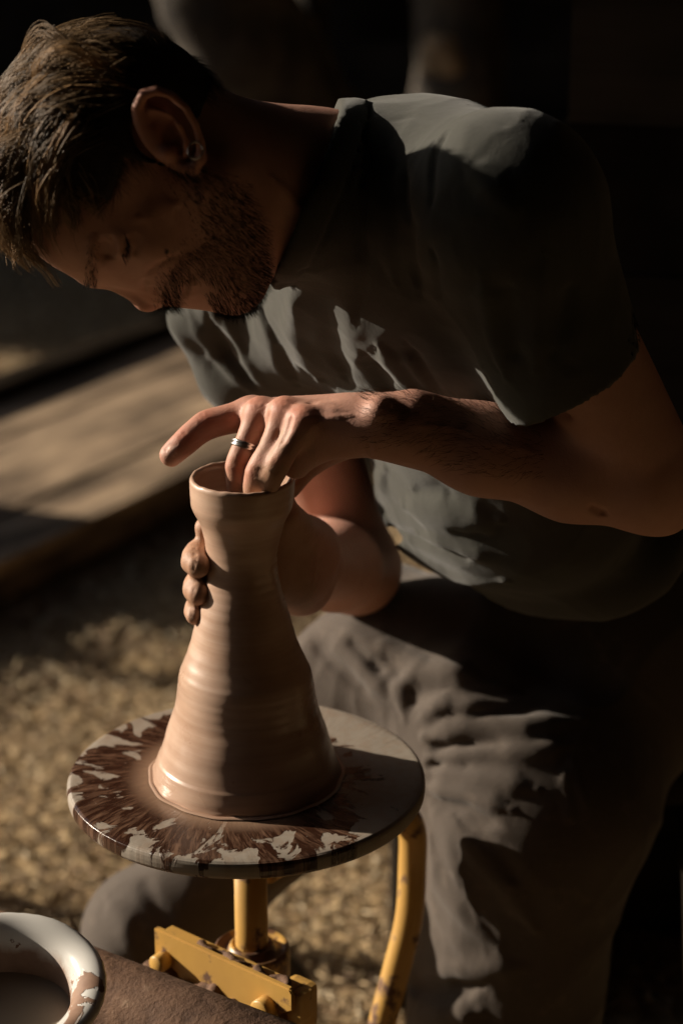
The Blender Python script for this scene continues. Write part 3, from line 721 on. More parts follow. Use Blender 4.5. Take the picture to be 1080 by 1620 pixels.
def finger(s, pts, rad, k=.004, n=4):
    P = spline(pts, n); rr = np.interp(np.linspace(0, len(rad)-1, len(P)), range(len(rad)), rad)
    s.chain(P, rr, .006)
    return s
def hand_near(s):
    W = NWR
    MI, MM, MR, MP = at(398, 655, 1.700), at(412, 655, 1.680), at(450, 655, 1.662), at(480, 670, 1.646)
    # back of the hand: fans out from wrist to knuckles
    for m, rr in ((MI, .0138), (MM, .0130), (MR, .0125), (MP, .0120)):
        s.cap(W+[-.012, (m[1]-W[1])*.45, .0015], m, .0180, rr, .010)
    s.cap(at(500, 690, 1.652), at(468, 735, 1.662), .015, .012, .008)
    s.cap(at(545, 672, 1.655), at(470, 690, 1.668), .0200, .013, .014)
    s.cap(at(545, 695, 1.650), at(490, 712, 1.655), .0130, .0100, .012)     # heel under the little finger
    # tendons and knuckles
    for m, h in ((MI, .0022), (MM, .003), (MR, .003), (MP, .003)):
        top = m+V3(0, -.002, .011)
        s.stroke([W+[-.02, (m[1]-W[1])*.35, .022], (W+m)/2+[0, (m[1]-W[1])*.1, .017], top], .0035, .0012)
        s.ball(m+V3(.001, -.003, .0030), .0108, .008)
    for a, b in ((MI, MM), (MM, MR), (MR, MP)):
        c = (a+b)/2+V3(.012, -.004, .010); s.stroke([c+V3(.016, 0, 0), c, c-V3(.010, 0, .004), c-V3(.016, .002, .016)], .0040, -.0028)
    # index: reaches left, slightly bent
    finger(s, [MI, at(362, 663, 1.695), at(325, 674, 1.690), at(293, 700, 1.682), at(271, 720, 1.678)], [.0142, .0124, .0120, .0106, .0092])
    # middle, ring, little: down into the neck of the pot
    finger(s, [MM, at(391, 697, 1.668), at(377, 738, 1.660), at(377, 792, 1.668), at(379, 825, 1.672)], [.0128, .0093, .0106, .0088, .007])
    finger(s, [MR, at(427, 708, 1.650), at(408, 748, 1.645), at(400, 795, 1.655), at(400, 823, 1.66)], [.0122, .0092, .0102, .0085, .0068])
    finger(s, [MP, at(458, 704, 1.637), at(436, 742, 1.637), at(424, 772, 1.645), at(420, 800, 1.65)], [.0120, .0092, .0098, .0084, .007])
    # thumb hangs behind the neck of the pot
    s.chain([at(560, 690, 1.672), at(515, 715, 1.700), at(482, 742, 1.722), at(462, 770, 1.732)], [.016, .0125, .0105, .0085], .012)
    # creases
    for c, dpx in (((376, 738), 22), ((407, 748), 20), ((437, 740), 20)):
        for dy in (-5, 0, 5):
            Y = {376: 1.648, 407: 1.634, 437: 1.626}[c[0]]
            s.stroke([at(c[0]-dpx*.6, c[1]+dy+2, Y+.003), at(c[0], c[1]+dy+dy*.3, Y), at(c[0]+dpx*.6, c[1]+dy-1, Y+.003)], .0011, -.0007)
    for x, y in ((330, 652), (322, 655), (315, 660)):
        s.stroke([at(x-6, y-12, 1.686), at(x+1, y, 1.678), at(x+8, y+14, 1.678)], .0012, -.0006)
    for x, y in ((293, 684), (288, 688)):
        s.stroke([at(x-8, y-8, 1.680), at(x, y, 1.672), at(x+8, y+10, 1.672)], .0011, -.0005)
    for m in (MM, MR, MP):
        for q in (-.005, -.0015, .0015, .005): s.stroke([m+V3(q, -.010, .010), m+V3(q-.001, -.004, .014), m+V3(q, .004, .013)], .0012, -.0006)
    return s

def ringpt(ang, z, extra):
    r = pot_r(z-WZ)+extra
    return V3(PX+r*math.cos(ang), PY+r*math.sin(ang), z)
def hand_far(s):
    zz = lambda py: at(390, py, PY)[2]
    # fingers wrap round behind the neck and close on its left side
    for (py, r, a_end, ex, dr) in ((848, .0095, 152, .004, .004), (886, .0110, 200, .0096, .002), (931, .0106, 196, .0064, 0), (968, .0082, 191, .0034, -.002)):
        z = zz(py); A = np.linspace(62, a_end, 12); u = np.linspace(0, 1, 12)
        rr = r*(1.06-.02*u-.13*np.clip((u-.93)/.07, 0, 1)+.03*np.exp(-((u-.72)/.06)**2))
        pts = [ringpt(R(a), z+.004*(1-q)+.003*(q-.5)*(dr*200), ex*(1-.10*np.clip((q-.9)/.1, 0, 1))+.0006*math.sin(9*q+py)) for a, q in zip(A, u)]
        s.chain(pts, rr, .010)
        for da in (34, 37, 40):
            s.stroke([ringpt(R(a_end-da), z-.006, ex+r*.8), ringpt(R(a_end-da), z, ex+r), ringpt(R(a_end-da), z+.006, ex+r*.8)], .0011, -.0006)
    # palm behind the pot, heel and thumb on its right
    P0 = ringpt(R(45), zz(890), .014); P1 = ringpt(R(8), zz(880), .016)
    for py, r in ((850, .0145), (885, .016), (925, .015), (955, .012)):
        s.cap(ringpt(R(62), zz(py)+.004, .012), FWR+V3(-.014, -.03, (885-py)*.00016), r, .020, .02)
    s.ell(at(478, 880, 1.742), np.stack([V3(.8, .6, 0), V3(0, 0, 1), V3(.6, -.8, 0)]), (.036, .034, .017), .02)
    s.chain([at(500, 872, 1.755), ringpt(R(40), zz(835), .012), ringpt(R(55), zz(810), .0100), ringpt(R(75), zz(795), .0100)], [.0185, .0135, .0105, .008], .014)
    return s

def arms(s):
    el = NEL
    s.cap(NSH, el+[-.012, 0, .028], .050, .042, .02); s.ball(el+[-.004, 0, .002], .0335, .02)
    s.ball(at(1056, 806, 1.655), .016, .02)
    s.cap(el+[-.004, 0, .002], at(905, 742, 1.662), .0365, .0400, .02)
    s.cap(at(905, 742, 1.662), at(760, 712, 1.657), .0400, .0330, .02)
    s.cap(at(760, 712, 1.657), NWR, .0330, .0225, .02)
    s.cap(NWR+[.02, 0, 0], NWR+[-.018, 0, .001], .0228, .0215, .02)
    s.ball(at(600, 650, 1.634), .009, .012)         # wrist bone
    s.stroke([at(850, 655, 1.63), at(905, 652, 1.62), at(965, 680, 1.615)], .005, -.005)
    s.stroke([at(925, 770, 1.625), at(936, 800, 1.625), at(960, 815, 1.625)], .004, -.0035)
    s.chain([at(660, 655, 1.650), at(760, 682, 1.655), at(880, 700, 1.655)], [.014, .018, .016], .02)
    # far arm
    s.cap(FSH, FEL, .046, .041, .02); s.cap(FEL, (FEL+FWR)/2, .042, .0395, .02); s.cap((FEL+FWR)/2, FWR, .0385, .026, .02)
    return s

body = SDF(); head_sdf(body); arms(body); hand_near(body); hand_far(body)
body.cap(at(500, 303, 1.695), at(620, 380, 1.78), .050, .045, .03)      # under the shirt
body.cap(NSH, at(620, 400, 1.77), .040, .05, .03); body.cap(FSH, at(620, 400, 1.77), .036, .05, .03)
_pz = lambda d, P: d+wav(P, 160, 31)*.00035+wav(P, 45, 32)*.0006+wav(P, 330, 33)*.0004*(P[:, 0] < -.07)*(P[:, 2] < 1.0)
body.post = _pz
# fine relief laid on the finished skin: (photo polyline, width, height, mirrored on the other half of the face)
FINE = [
    ([(176, 370), (182, 387), (179, 403)], .0020, -.0026, 1), ([(196, 368), (200, 386), (193, 404)], .0017, -.0030, 1), ([(163, 378), (167, 396), (164, 412)], .0060, -.0042, 1),
    ([(214, 368), (217, 388), (208, 404)], .0030, -.0016, 1), ([(189, 376), (190, 396)], .0070, .0022, 1), ([(148, 372), (147, 395), (146, 412)], .0050, .0018, 1),
    ([(234, 440), (227, 450), (231, 463)], .0021, -.0026, 1), ([(243, 457), (248, 466)], .0026, -.0045, 1), ([(230, 436), (248, 420), (275, 408), (296, 405)], .0030, -.0022, 1),
    ([(291, 474), (293, 457), (299, 442), (303, 430)], .0018, -.0036, 1), ([(283, 472), (285, 455), (292, 443)], .0026, .0014, 1), ([(303, 472), (303, 456), (306, 444)], .0032, .0020, 1),
    ([(222, 345), (250, 335), (280, 322)], .0120, .0024, 1), ([(120, 300), (150, 312)], .0140, -.0030, 1), ([(262, 398), (263, 399)], .0016, .0012, 0), ([(430, 280), (470, 330), (490, 380)], .006, .0022, 0),
    # knuckles, tendons and veins of the near hand
    ([(363, 733), (376, 737), (391, 733)], .0011, -.0008, 0), ([(363, 741), (376, 744), (391, 740)], .0010, -.0007, 0), ([(364, 726), (377, 730), (391, 727)], .0010, -.0006, 0),
    ([(395, 742), (408, 746), (421, 739)], .0011, -.0008, 0), ([(395, 750), (407, 753), (418, 747)], .0010, -.0007, 0), ([(429, 727), (441, 733), (453, 728)], .0011, -.0008, 0), ([(427, 736), (438, 741), (449, 736)], .0010, -.0007, 0),
    ([(318, 652), (323, 662), (327, 676)], .0011, -.0008, 0), ([(311, 655), (317, 666), (321, 681)], .0010, -.0007, 0), ([(327, 650), (331, 659), (335, 672)], .0010, -.0006, 0),
    ([(288, 680), (294, 689), (300, 701)], .0010, -.0008, 0), ([(282, 684), (288, 694), (294, 706)], .0010, -.0006, 0),
    ([(535, 638), (470, 634), (412, 640)], .0030, .0013, 0), ([(545, 650), (500, 643), (456, 642)], .0030, .0014, 0), ([(548, 668), (510, 660), (482, 660)], .0028, .0012, 0),
    ([(570, 655), (530, 658), (495, 674), (480, 690)], .0016, .0009, 0), ([(640, 650), (600, 662), (560, 655)], .0018, .0009, 0), ([(760, 690), (700, 672), (650, 676)], .0022, .0010, 0), ([(860, 720), (800, 705), (730, 700)], .0026, .0010, 0),
    ([(427, 650), (420, 672), (412, 700)], .0026, -.0022, 0), ([(463, 655), (455, 680), (443, 706)], .0026, -.0022, 0), ([(583, 700), (588, 722)], .0016, -.0012, 0), ([(596, 696), (600, 720)], .0014, -.0008, 0),
    ([(394, 632), (404, 636), (414, 634)], .0011, -.0006, 0), ([(392, 642), (403, 646), (413, 644)], .0011, -.0006, 0), ([(440, 634), (450, 637), (459, 636)], .0011, -.0006, 0), ([(438, 643), (447, 646), (457, 645)], .0011, -.0006, 0),
    # far hand and wrist
    ([(306, 864), (310, 885), (306, 906)], .0015, -.0012, 0), ([(304, 910), (308, 930), (305, 950)], .0014, -.0011, 0), ([(314, 868), (319, 886), (314, 904)], .0010, -.0006, 0), ([(302, 955), (305, 968), (303, 980)], .0012, -.0008, 0),
    ([(261, 717), (263, 708), (270, 702), (279, 703), (284, 710)], .0011, -.0011, 0), ([(264, 722), (272, 716), (280, 711)], .0030, .0007, 0), ([(480, 850), (500, 880), (495, 930)], .0030, .0014, 0),
]
_n = [len(f[0]) for f in FINE]; _a = np.concatenate([np.array(f[0], float) for f in FINE]); _q = np.split(body.march(_a[:, 0], _a[:, 1]), np.cumsum(_n)[:-1])
for (pts_, w_, h_, mir), q_ in zip(FINE, _q):
    body.stroke(q_, w_, h_)
    if mir: body.stroke(q_*[1, -1, 1]+[0, 2*HS, 0], w_, h_)
VOX_BODY = .0022
bme = body.mesh('body', VOX_BODY, 1)
BV = body.V
def near(P, pts, r):
    d = np.min([np.linalg.norm(P-np.array(p), axis=1) for p in pts], 0); return np.clip(1-d/r, 0, 1)
red = np.zeros(len(BV)); claym = np.zeros(len(BV)); hairy = np.zeros(len(BV)); lip = np.zeros(len(BV)); nail = np.zeros(len(BV))
red = np.maximum(red, near(BV, [hd(233, 472), hd(243, 458, .012)], .03)*.7)
red = np.maximum(red, near(BV, [hd(265, 205, .08), hd(240, 170, .08), hd(300, 240, .08)], .035)*.6)
red = np.maximum(red, near(BV, [at(404, 645, 1.675), at(448, 645, 1.655), at(474, 660, 1.64), at(377, 738, 1.65), at(408, 748, 1.638), at(437, 742, 1.628), at(327, 660, 1.682), at(292, 690, 1.675)], .016)*1.25)
red = np.maximum(red, near(BV, [at(330, 664, 1.69), at(300, 690, 1.69), at(360, 665, 1.69)], .03)*.7)
claym = np.maximum(claym, near(BV, [at(379, 800, 1.66), at(402, 795, 1.65), at(424, 775, 1.64), at(432, 760, 1.63)], .026))
dpot = np.linalg.norm(BV[:, :2]-[PX, PY], axis=1)-np.array([pot_r(z) for z in np.clip(BV[:, 2]-WZ, 0, .28)])
lowh = (BV[:, 2] < at(400, 812, PY)[2]) & (BV[:, 0] < .03)
claym = np.where(lowh, np.maximum(claym, np.clip(1-(dpot-.012)/.05, 0, .55)), claym)
lip = np.maximum(near(BV, [hd(303, 468, 0), hd(299, 456, .012)], .013), near(BV, [hd(286, 470, 0), hd(289, 456, .012)], .008))
nail = np.zeros(len(BV))
k = MK('skin', .48, .36); v = k.obj()
n1 = k.noise(v, 70, 5, .6); n2 = k.noise(v, 420, 3, .6); vr = k.vor(v, 900)
c = k.mix(n1, (.42, .210, .155), (.52, .290, .215))
ca = k.attr('tone'); sp = k.n('SeparateColor'); k.put(sp.inputs[0], ca.outputs['Color'])
c = k.mix(k.math('MULTIPLY', sp.outputs[0], .75), c, (.50, .175, .105))
c = k.mix(k.math('MULTIPLY', sp.outputs[2], .9), c, (.36, .115, .085))
clm = k.math('MULTIPLY', k.ramp(k.math('ADD', k.math('MULTIPLY', k.noise(v, 90, 4, .6), .7), sp.outputs[1]), [(.55, 0), (.85, 1)]), .9)
c = k.mix(clm, c, k.mix(n1, (.30, .155, .09), (.47, .29, .19)))
c = k.mix(k.math('MULTIPLY', vr.outputs['Distance'], .12), c, (.2, .09, .05)); c = k.mix(k.attr('mole').outputs['Fac'], c, (.035, .018, .012)); nl = k.attr('nail').outputs['Fac']; c = k.mix(nl, c, (.66, .43, .34)); k.color(c)
k.rough(k.mix(nl, k.mix(clm, (.55, .55, .55), (.58, .58, .58)), (.28, .28, .28)))
b = k.bump(k.math('ADD', n2, vr.outputs['Distance']), .22, .0006); b = k.bump(n1, .30, .0014, b); k.bump(k.noise(k.map(v, (260, 260, 60)), 1, 4, .6), .25, .0008, b)
k.b.inputs['Subsurface Weight'].default_value = .12; k.b.inputs['Subsurface Radius'].default_value = (.010, .004, .002); k.b.inputs['Subsurface Scale'].default_value = .5
M_SKIN = k.m
def pxof(P):
    d = P-[0, 0, CAMZ]; dep = d[:, 1]*cP-d[:, 2]*sP; return 540+FPX*d[:, 0]/dep, 810-FPX*(d[:, 1]*sP+d[:, 2]*cP)/dep
_x, _y = pxof(BV); nail = ((((_x-272)*.80+(_y-713)*(-.60))/9.5)**2+(((_x-272)*.60+(_y-713)*.80)/7.5)**2 < 1) & (BV[:, 1] < 1.68) & (BV[:, 1] > 1.6); nail = nail.astype(float)*.8
claym = np.maximum(claym, .30*((_x > 345) & (_x < 500) & (_y > 680) & (_y < 800) & (BV[:, 1] < 1.72)))
colattr(bme, 'tone', np.stack([red, claym, lip], 1)); colattr(bme, 'nail', nail); colattr(bme, 'mole', (near(BV, [body.march(263, 398.5)[0]], .0026) > .2).astype(float))
link('body', bme, M_SKIN, person)

# ------------------------------------------------------------------ t-shirt
def cloth(name, base, lo, rough=.85, weave=1400, dust=None):
    k = MK(name, rough, .25); v = k.obj(); n = k.noise(v, 12, 5, .6); n2 = k.noise(v, weave, 2); n3 = k.noise(v, 180, 4, .65)
    c = k.mix(n, lo, base); c = k.mix(k.math('MULTIPLY', n3, .35), c, tuple(x*1.5 for x in base))
    if dust: c = k.mix(k.ramp(k.noise(v, 34, 5, .65), [(.56, 0), (.70, .55)]), c, dust)
    k.color(c); b = k.bump(n2, .35, .0006); k.bump(n3, .30, .0012, b)
    k.b.inputs['Sheen Weight'].default_value = .15; k.b.inputs['Sheen Roughness'].default_value = .5; return k.m
M_SHIRT = cloth('grey_green_jersey', (.047, .046, .037), (.027, .027, .022))
M_TRO = cloth('dusty_brown_grey_workwear', (.088, .068, .053), (.048, .037, .030), dust=(.135, .105, .082))

sh = SDF()
CH = at(625, 470, 1.78); BE = at(760, 740, 1.84); HI = at(880, 920, 1.92)
sh.ball(NSH, .064, .03); sh.cap(NSH, at(700, 330, 1.70), .064, .074, .03)
sh.cap(at(700, 330, 1.70), at(590, 322, 1.74), .074, .066, .03)
sh.cap(FSH+[.01, 0, .012], at(600, 400, 1.78), .060, .085, .06)
TA = V3(.55, -.83, 0); TA /= np.linalg.norm(TA); TV = V3(.45, 0, -.89); TV -= TA*TA.dot(TV); TV /= np.linalg.norm(TV); TN = np.cross(TA, TV); TM = np.stack([TA, TV, TN])
sh.ell(at(705, 430, 1.79), TM, (.165, .150, .098), .05)
sh.ell(at(765, 640, 1.85), TM, (.155, .150, .098), .05)
sh.ell(at(795, 768, 1.89), TM, (.155, .088, .096), .05)
sh.ell(at(885, 835, 1.94), TM, (.15, .065, .10), .04)
sh.cap(at(600, 318, 1.735), at(460, 297, 1.690), .074, .0730, .02)
# sleeves
hemN = at(925, 590, 1.645)
sh.cap(NSH+[.004, 0, -.01], hemN+[-.010, 0, 0], .066, .0605, .03)
sh.cap(at(830, 420, 1.62), at(846, 606, 1.63), .040, .012, .03)
fh = at(345, 575, 1.955); fc = at(375, 600, 1.95)
sh.cap(FSH+[0, 0, .01], at(385, 585, 1.945), .055, .040, .03)
sh.cap(at(370, 470, 1.90), at(318, 500, 1.93), .036, .026, .02)
sh.cap(at(318, 500, 1.93), at(372, 610, 1.95), .026, .022, .02)
# cut: sleeve mouth (plane below hem) and the neck hole
ax = dirpx((905, 520), (1035, 770), 1.64)
hp0 = at(830, 637, 1.64); hp1 = at(1012, 522, 1.64)
hn = np.cross(hp1-hp0, V3(0, 1, .15)); hn /= np.linalg.norm(hn); hn = hn if hn.dot(ax) > 0 else -hn
armC0, armC1 = at(905, 520, 1.636), at(1010, 720, 1.650)
neckC = [at(380, 300, 1.66), at(470, 300, 1.685), at(530, 312, 1.70)]
NQ = (at(537, 172, 1.70)+at(428, 432, 1.70))/2; _l = at(428, 432, 1.70)-at(537, 172, 1.70); NZ = np.cross(_l, V3(0, 1, 0)); NZ /= np.linalg.norm(NZ); NZ = NZ if NZ[0] < 0 else -NZ
NAX = neckC[2]-neckC[0]; NAX /= np.linalg.norm(NAX); NA0 = at(484, 298, 1.692)
def shirt_post(d, P):
    P = P.astype(np.float32)
    # hem plane only acts near the arm
    q = (P-hp0.astype(np.float32))@hn.astype(np.float32)
    ra = np.linalg.norm(np.cross(P-armC0, (armC1-armC0)/np.linalg.norm(armC1-armC0)), axis=1)
    m = (P[:, 0] > hp0[0]-.03) & (P[:, 1] < 1.72)
    d = np.where(m & (q > -.02), np.maximum(d, q), d)
    hole = ra-.0462
    d = np.where(m & (q > -.035), np.maximum(d, -np.maximum(hole, -(q+.03))), d)
    # neck opening: hollow collar, cut off square to the neck
    t = (P-NQ)@NZ; v = P-NA0; v = v-(v@NAX)[:, None]*NAX; rn = np.linalg.norm(v, axis=1)
    d = d-.0022*np.clip(1-np.abs(t+.010)/.0105, 0, 1)**.4*(rn < .085)+.0016*np.exp(-((t+.0225)/.0014)**2)*(rn < .088)
    box = np.maximum(rn-.090, -t)
    d = np.maximum(d, -box)
    d = np.maximum(d, -np.maximum(rn-.0630, -(t+.07)))
    return d+wav(P, 38, 41)*.0016+wav(P, 90, 42)*.0007-crease(P*np.array([1, 1, .45], np.float32), 32, 43, 5)*.0018-crease(P, 70, 44, 4)*.0008
sh.post = shirt_post
def lay(s, pts, w_, h_):
    """photo polyline -> fold stroke on that surface"""
    p = np.array(pts, float); q = s.march(p[:, 0], p[:, 1]); s._q.append((q, w_, h_))
def folds(s, L):
    s._q = []
    for pts, w_, h_ in L: lay(s, pts, w_, h_)
    for q, w_, h_ in s._q: s.stroke(q, w_, h_)
folds(sh, [
    ([(590, 190), (650, 183), (720, 190), (800, 200)], .003, -.0015),                       # yoke seam
    ([(722, 192), (690, 240), (685, 300), (690, 420), (705, 560)], .0032, -.0030),            # armhole seam
    ([(714, 200), (680, 245), (675, 300)], .004, .0016),
    ([(740, 260), (775, 290), (800, 300)], .010, .004), ([(770, 300), (810, 330)], .007, .003),
    ([(575, 195), (572, 300), (575, 420), (560, 520)], .006, -.004), ([(600, 230), (610, 330), (625, 450)], .009, .004), ([(640, 260), (650, 360), (665, 470)], .008, -.004),
    ([(430, 440), (465, 520), (505, 600)], .014, .007), ([(410, 470), (440, 550), (470, 610)], .007, -.007), ([(480, 430), (520, 520), (545, 600)], .013, -.006),
    ([(300, 490), (340, 560), (400, 620)], .007, .006), ([(350, 492), (385, 560), (420, 615)], .005, .005), ([(325, 490), (360, 560), (405, 612)], .006, -.007),
    ([(600, 545), (640, 600), (680, 640)], .010, .008), ([(575, 560), (610, 620), (640, 650)], .010, -.008), ([(640, 540), (670, 590), (700, 640)], .006, -.006), ([(650, 570), (690, 625)], .006, .006),
    ([(760, 430), (775, 520), (800, 600)], .007, .004), ([(800, 460), (815, 560)], .006, -.004), ([(860, 400), (850, 500), (845, 590)], .007, .0035), ([(900, 460), (880, 560)], .006, -.003),
    ([(700, 640), (720, 700), (740, 760)], .012, -.006),
    # belly folds
    ([(610, 740), (600, 790), (612, 850)], .010, .007), ([(612, 858), (660, 880), (720, 910), (800, 918)], .009, .011), ([(620, 835), (690, 862), (760, 880)], .008, -0.0045),
    ([(640, 800), (720, 815), (790, 820)], .016, .010), ([(660, 845), (700, 855), (760, 872), (830, 866), (885, 848)], .009, .011), ([(700, 830), (760, 842), (850, 838)], .006, -0.0030), ([(650, 780), (700, 775), (780, 790)], .008, -0.0030),
    ([(830, 880), (880, 870), (940, 830)], .010, -0.0030),
    ([(832, 634), (900, 596), (1010, 520)], .003, .0012), ([(826, 612), (900, 575), (1000, 500)], .0018, -.0014),
])
link('t_shirt', sh.mesh('t_shirt', .0036, 1), M_SHIRT, person)
# ------------------------------------------------------------------ trousers
tr = SDF()
HP = at(950, 1005, 2.03); NK = at(838, 1300, 1.875); NA = np.array([*(at(790, 1640, 1.875)[:2]), .12])
FH = at(800, 1075, 2.10); FK = at(222, 1478, 1.92)
tr.ball(HP+[.03, .05, .01], .140, .06); tr.cap(HP, FH, .118, .095, .06)
tr.cap(HP+[.02, 0, -.02], NK+[.02, .04, 0], .115, .090, .05); tr.cap(NK+[.02, .04, 0], NK, .090, .084, .04)
tr.cap(NK, at(785, 1620, 1.875), .085, .082, .05); tr.cap(at(785, 1620, 1.875), NA, .082, .07, .03)
TB = V3(.62, -.78, 0); TC = np.stack([TB, V3(0, 0, 1), V3(.78, .62, 0)])
tr.ell(at(808, 1440, 1.885), TC, (.105, .22, .074), .05); tr.ell(at(838, 1240, 1.905), TC, (.125, .095, .085), .05)
tr.cap(at(700, 1190, 1.93), at(860, 1240, 1.91), .060, .085, .05)
tr.cap(FH, at(600, 1112, 2.03), .090, .078, .05); tr.cap(at(600, 1110, 2.03), FK+[.03, 0, .02], .084, .057, .04); tr.ball(FK, .052, .04)
tr.cap(at(760, 1010, 2.00), at(620, 1010, 2.00), .075, .050, .04)
tr.ball(at(618, 965, 2.05), .045, .03)
tr.cap(at(560, 1060, 2.0), at(520, 1050, 2.01), .047, .037, .04)
FA = np.array([FK[0]+.12, FK[1]+.18, .10]); tr.cap(FK, FA, .052, .05, .03)
tr.cap(at(655, 1090, 1.95), at(730, 1110, 1.92), .042, .055, .04)
tr.post = lambda d, P: d+wav(P, 30, 51)*.0026+wav(P, 75, 52)*.0010-crease(P, 24, 53, 5)*.0030-crease(P, 55, 54, 4)*.0013
folds(tr, [
    # far thigh and crotch
    ([(500, 985), (560, 1000), (620, 1040)], .010, .007), ([(490, 1010), (540, 1060), (590, 1110)], .006, -0.0050), ([(520, 1000), (570, 1050), (620, 1110)], .008, .008), ([(560, 1020), (600, 1060)], .006, -0.0039), ([(590, 1010), (640, 1040), (680, 1060)], .008, .008),
    ([(640, 1140), (632, 1090), (660, 1062), (720, 1062), (770, 1080)], .008, .012), ([(650, 1125), (665, 1095), (710, 1090)], .006, -0.0044), ([(660, 1140), (690, 1120), (720, 1105)], .006, .008),
    # folds fanning out from the crotch over the near thigh
    ([(670, 1165), (740, 1152), (830, 1150), (920, 1140)], .011, .013), ([(670, 1182), (740, 1180), (830, 1184)], .007, -.006), ([(675, 1200), (760, 1190), (850, 1188), (900, 1180)], .010, .009),
    ([(675, 1222), (760, 1232), (850, 1250)], .009, .010), ([(680, 1212), (740, 1214)], .005, -0.0033), ([(672, 1245), (740, 1255), (810, 1282)], .009, .011), ([(680, 1262), (740, 1280), (790, 1310)], .007, -0.0044),
    ([(660, 1120), (740, 1116), (850, 1112)], .008, .008), ([(680, 1132), (760, 1132), (860, 1130)], .006, -0.0044),
    ([(900, 1190), (912, 1240), (930, 1285)], .004, .006), ([(893, 1225), (900, 1290)], .004, .005),
    # knee and shin
    ([(690, 1285), (740, 1330), (800, 1400), (845, 1470)], .012, .0055), ([(720, 1290), (790, 1350), (820, 1400)], .009, -.0035),
    ([(680, 1320), (690, 1400), (730, 1450), (790, 1500)], .010, .0030), ([(660, 1400), (680, 1460), (740, 1530)], .012, -.0025), ([(650, 1500), (700, 1540), (780, 1530), (830, 1530)], .012, .0050),
    ([(640, 1560), (700, 1565), (760, 1560)], .010, -.011), ([(650, 1620), (700, 1600), (760, 1600)], .012, .012),
    # far knee
    ([(170, 1420), (200, 1460), (215, 1520)], .010, .005), ([(230, 1400), (260, 1450)], .008, -0.0028),
    ([(720, 1330), (745, 1420), (770, 1520), (790, 1620)], .0016, .0012), ([(640, 1120), (700, 1128), (800, 1128), (900, 1120)], .0016, .0014),
    ([(680, 1270), (710, 1330), (725, 1400)], .010, .003),
    ([(600, 1035), (640, 1075), (660, 1110)], .004, -0.0033), ([(700, 1075), (760, 1085), (820, 1092)], .005, .005),
    # pocket edge
    ([(870, 985), (925, 975), (945, 1015)], .004, .003), ([(925, 975), (950, 1030), (1010, 1090), (1060, 1130)], .003, .002),
])
link('trousers', tr.mesh('trousers', .0043, 1), M_TRO, person)
# boots, below the picture's edge
k_b = simple('dark_leather', (.05, .035, .025), .5)
for A_, dx in ((NA, -1), (FA, -1)):
    b_ = SDF(); b_.cap([A_[0], A_[1], .11], [A_[0], A_[1], .05], .046, .044, .03); b_.cap([A_[0]+.01, A_[1], .042], [A_[0]-.15, A_[1], .036], .042, .034, .03)
    b_.post = lambda d, P: np.maximum(d, .004-P[:, 2]); link('boot', b_.mesh('boot', .006, 0), k_b, person)

# ------------------------------------------------------------------ hair, beard
def strands(name, P, D, N, steps, seg, r0, mat, grav=0., clump=None, curl=0., seed=1, lift=0., tones=None):
    """grow hairs: P roots, D starting directions, N surface normals, lengths steps (n,) in metres"""
    rg = np.random.default_rng(seed); n = len(P); p = P.copy(); d = D/np.linalg.norm(D, axis=1)[:, None]; pts = [p.copy()]
    for i in range(seg):
        f = (i+1)/seg; d = d+V3(0, 0, -1)*grav*f
        d = d+curl*np.stack([wav(p, 55, seed+60+j) for j in range(3)], 1)+rg.normal(0, .05, (n, 3))
        if clump is not None: d = d+clump*np.stack([wav(P, 130, seed+70+j) for j in range(3)], 1)*f
        dn = (d*N).sum(1)[:, None]; d = d-N*np.minimum(dn, 0)*(.9)+N*lift*(1-f)
        d /= np.linalg.norm(d, axis=1)[:, None]; p = p+d*(steps/seg)[:, None]; pts.append(p.copy())
    Q = np.stack(pts, 1); T = np.gradient(Q, axis=1); T /= np.linalg.norm(T, axis=2)[..., None]+1e-9
    s = np.cross(T, N[:, None, :]+.01); s /= np.linalg.norm(s, axis=2)[..., None]+1e-9; u = np.cross(T, s)
    rad = r0*np.linspace(1, .25, seg+1)[None, :, None]
    ring = np.stack([Q+rad*(s*math.cos(a)+u*math.sin(a)) for a in (0, 2.094, 4.189)], 2)     # n, seg+1, 3, 3
    V = ring.reshape(-1, 3); base = np.arange(n)[:, None, None, None]*(seg+1)*3+np.arange(seg)[None, :, None, None]*3
    j = np.arange(3)[None, None, :, None]; jj = (j+1) % 3
    F = np.concatenate([base+j, base+jj, base+jj+3, base+j+3], -1).reshape(-1, 4)
    me = mesh_np(name, V, F)
    if tones is not None: colattr(me, 'tone', np.repeat(tones, (seg+1)*3, 0))
    return link(name, me, mat, person)
def hairmat(name):
    k = MK(name, .5, .22); a = k.attr('tone'); k.color(a.outputs['Color']); 
    t = k.n('BsdfTranslucent'); k.put(t.inputs[0], k.mix(.5, a.outputs['Color'], (.36, .25, .15))); mx = k.n('MixShader'); mx.inputs[0].default_value = .25
    k.nt.links.new(k.b.outputs[0], mx.inputs[1]); k.nt.links.new(t.outputs[0], mx.inputs[2]); k.nt.links.new(mx.outputs[0], k.nt.nodes['Material Output'].inputs[0]); return k.m
M_HAIR = hairmat('brown_hair')
O = hd(184, 232); rad = np.array([.084, .088, .074])
def scalp(n, seed):
    rg = np.random.default_rng(seed); q = rg.normal(size=(n*3, 3)); q /= np.linalg.norm(q, axis=1)[:, None]    # in (U,F,S)
    P = O+(q*rad*1.0)@HM; Nn = (q/rad)@HM; Nn /= np.linalg.norm(Nn, axis=1)[:, None]
    return q, P, Nn
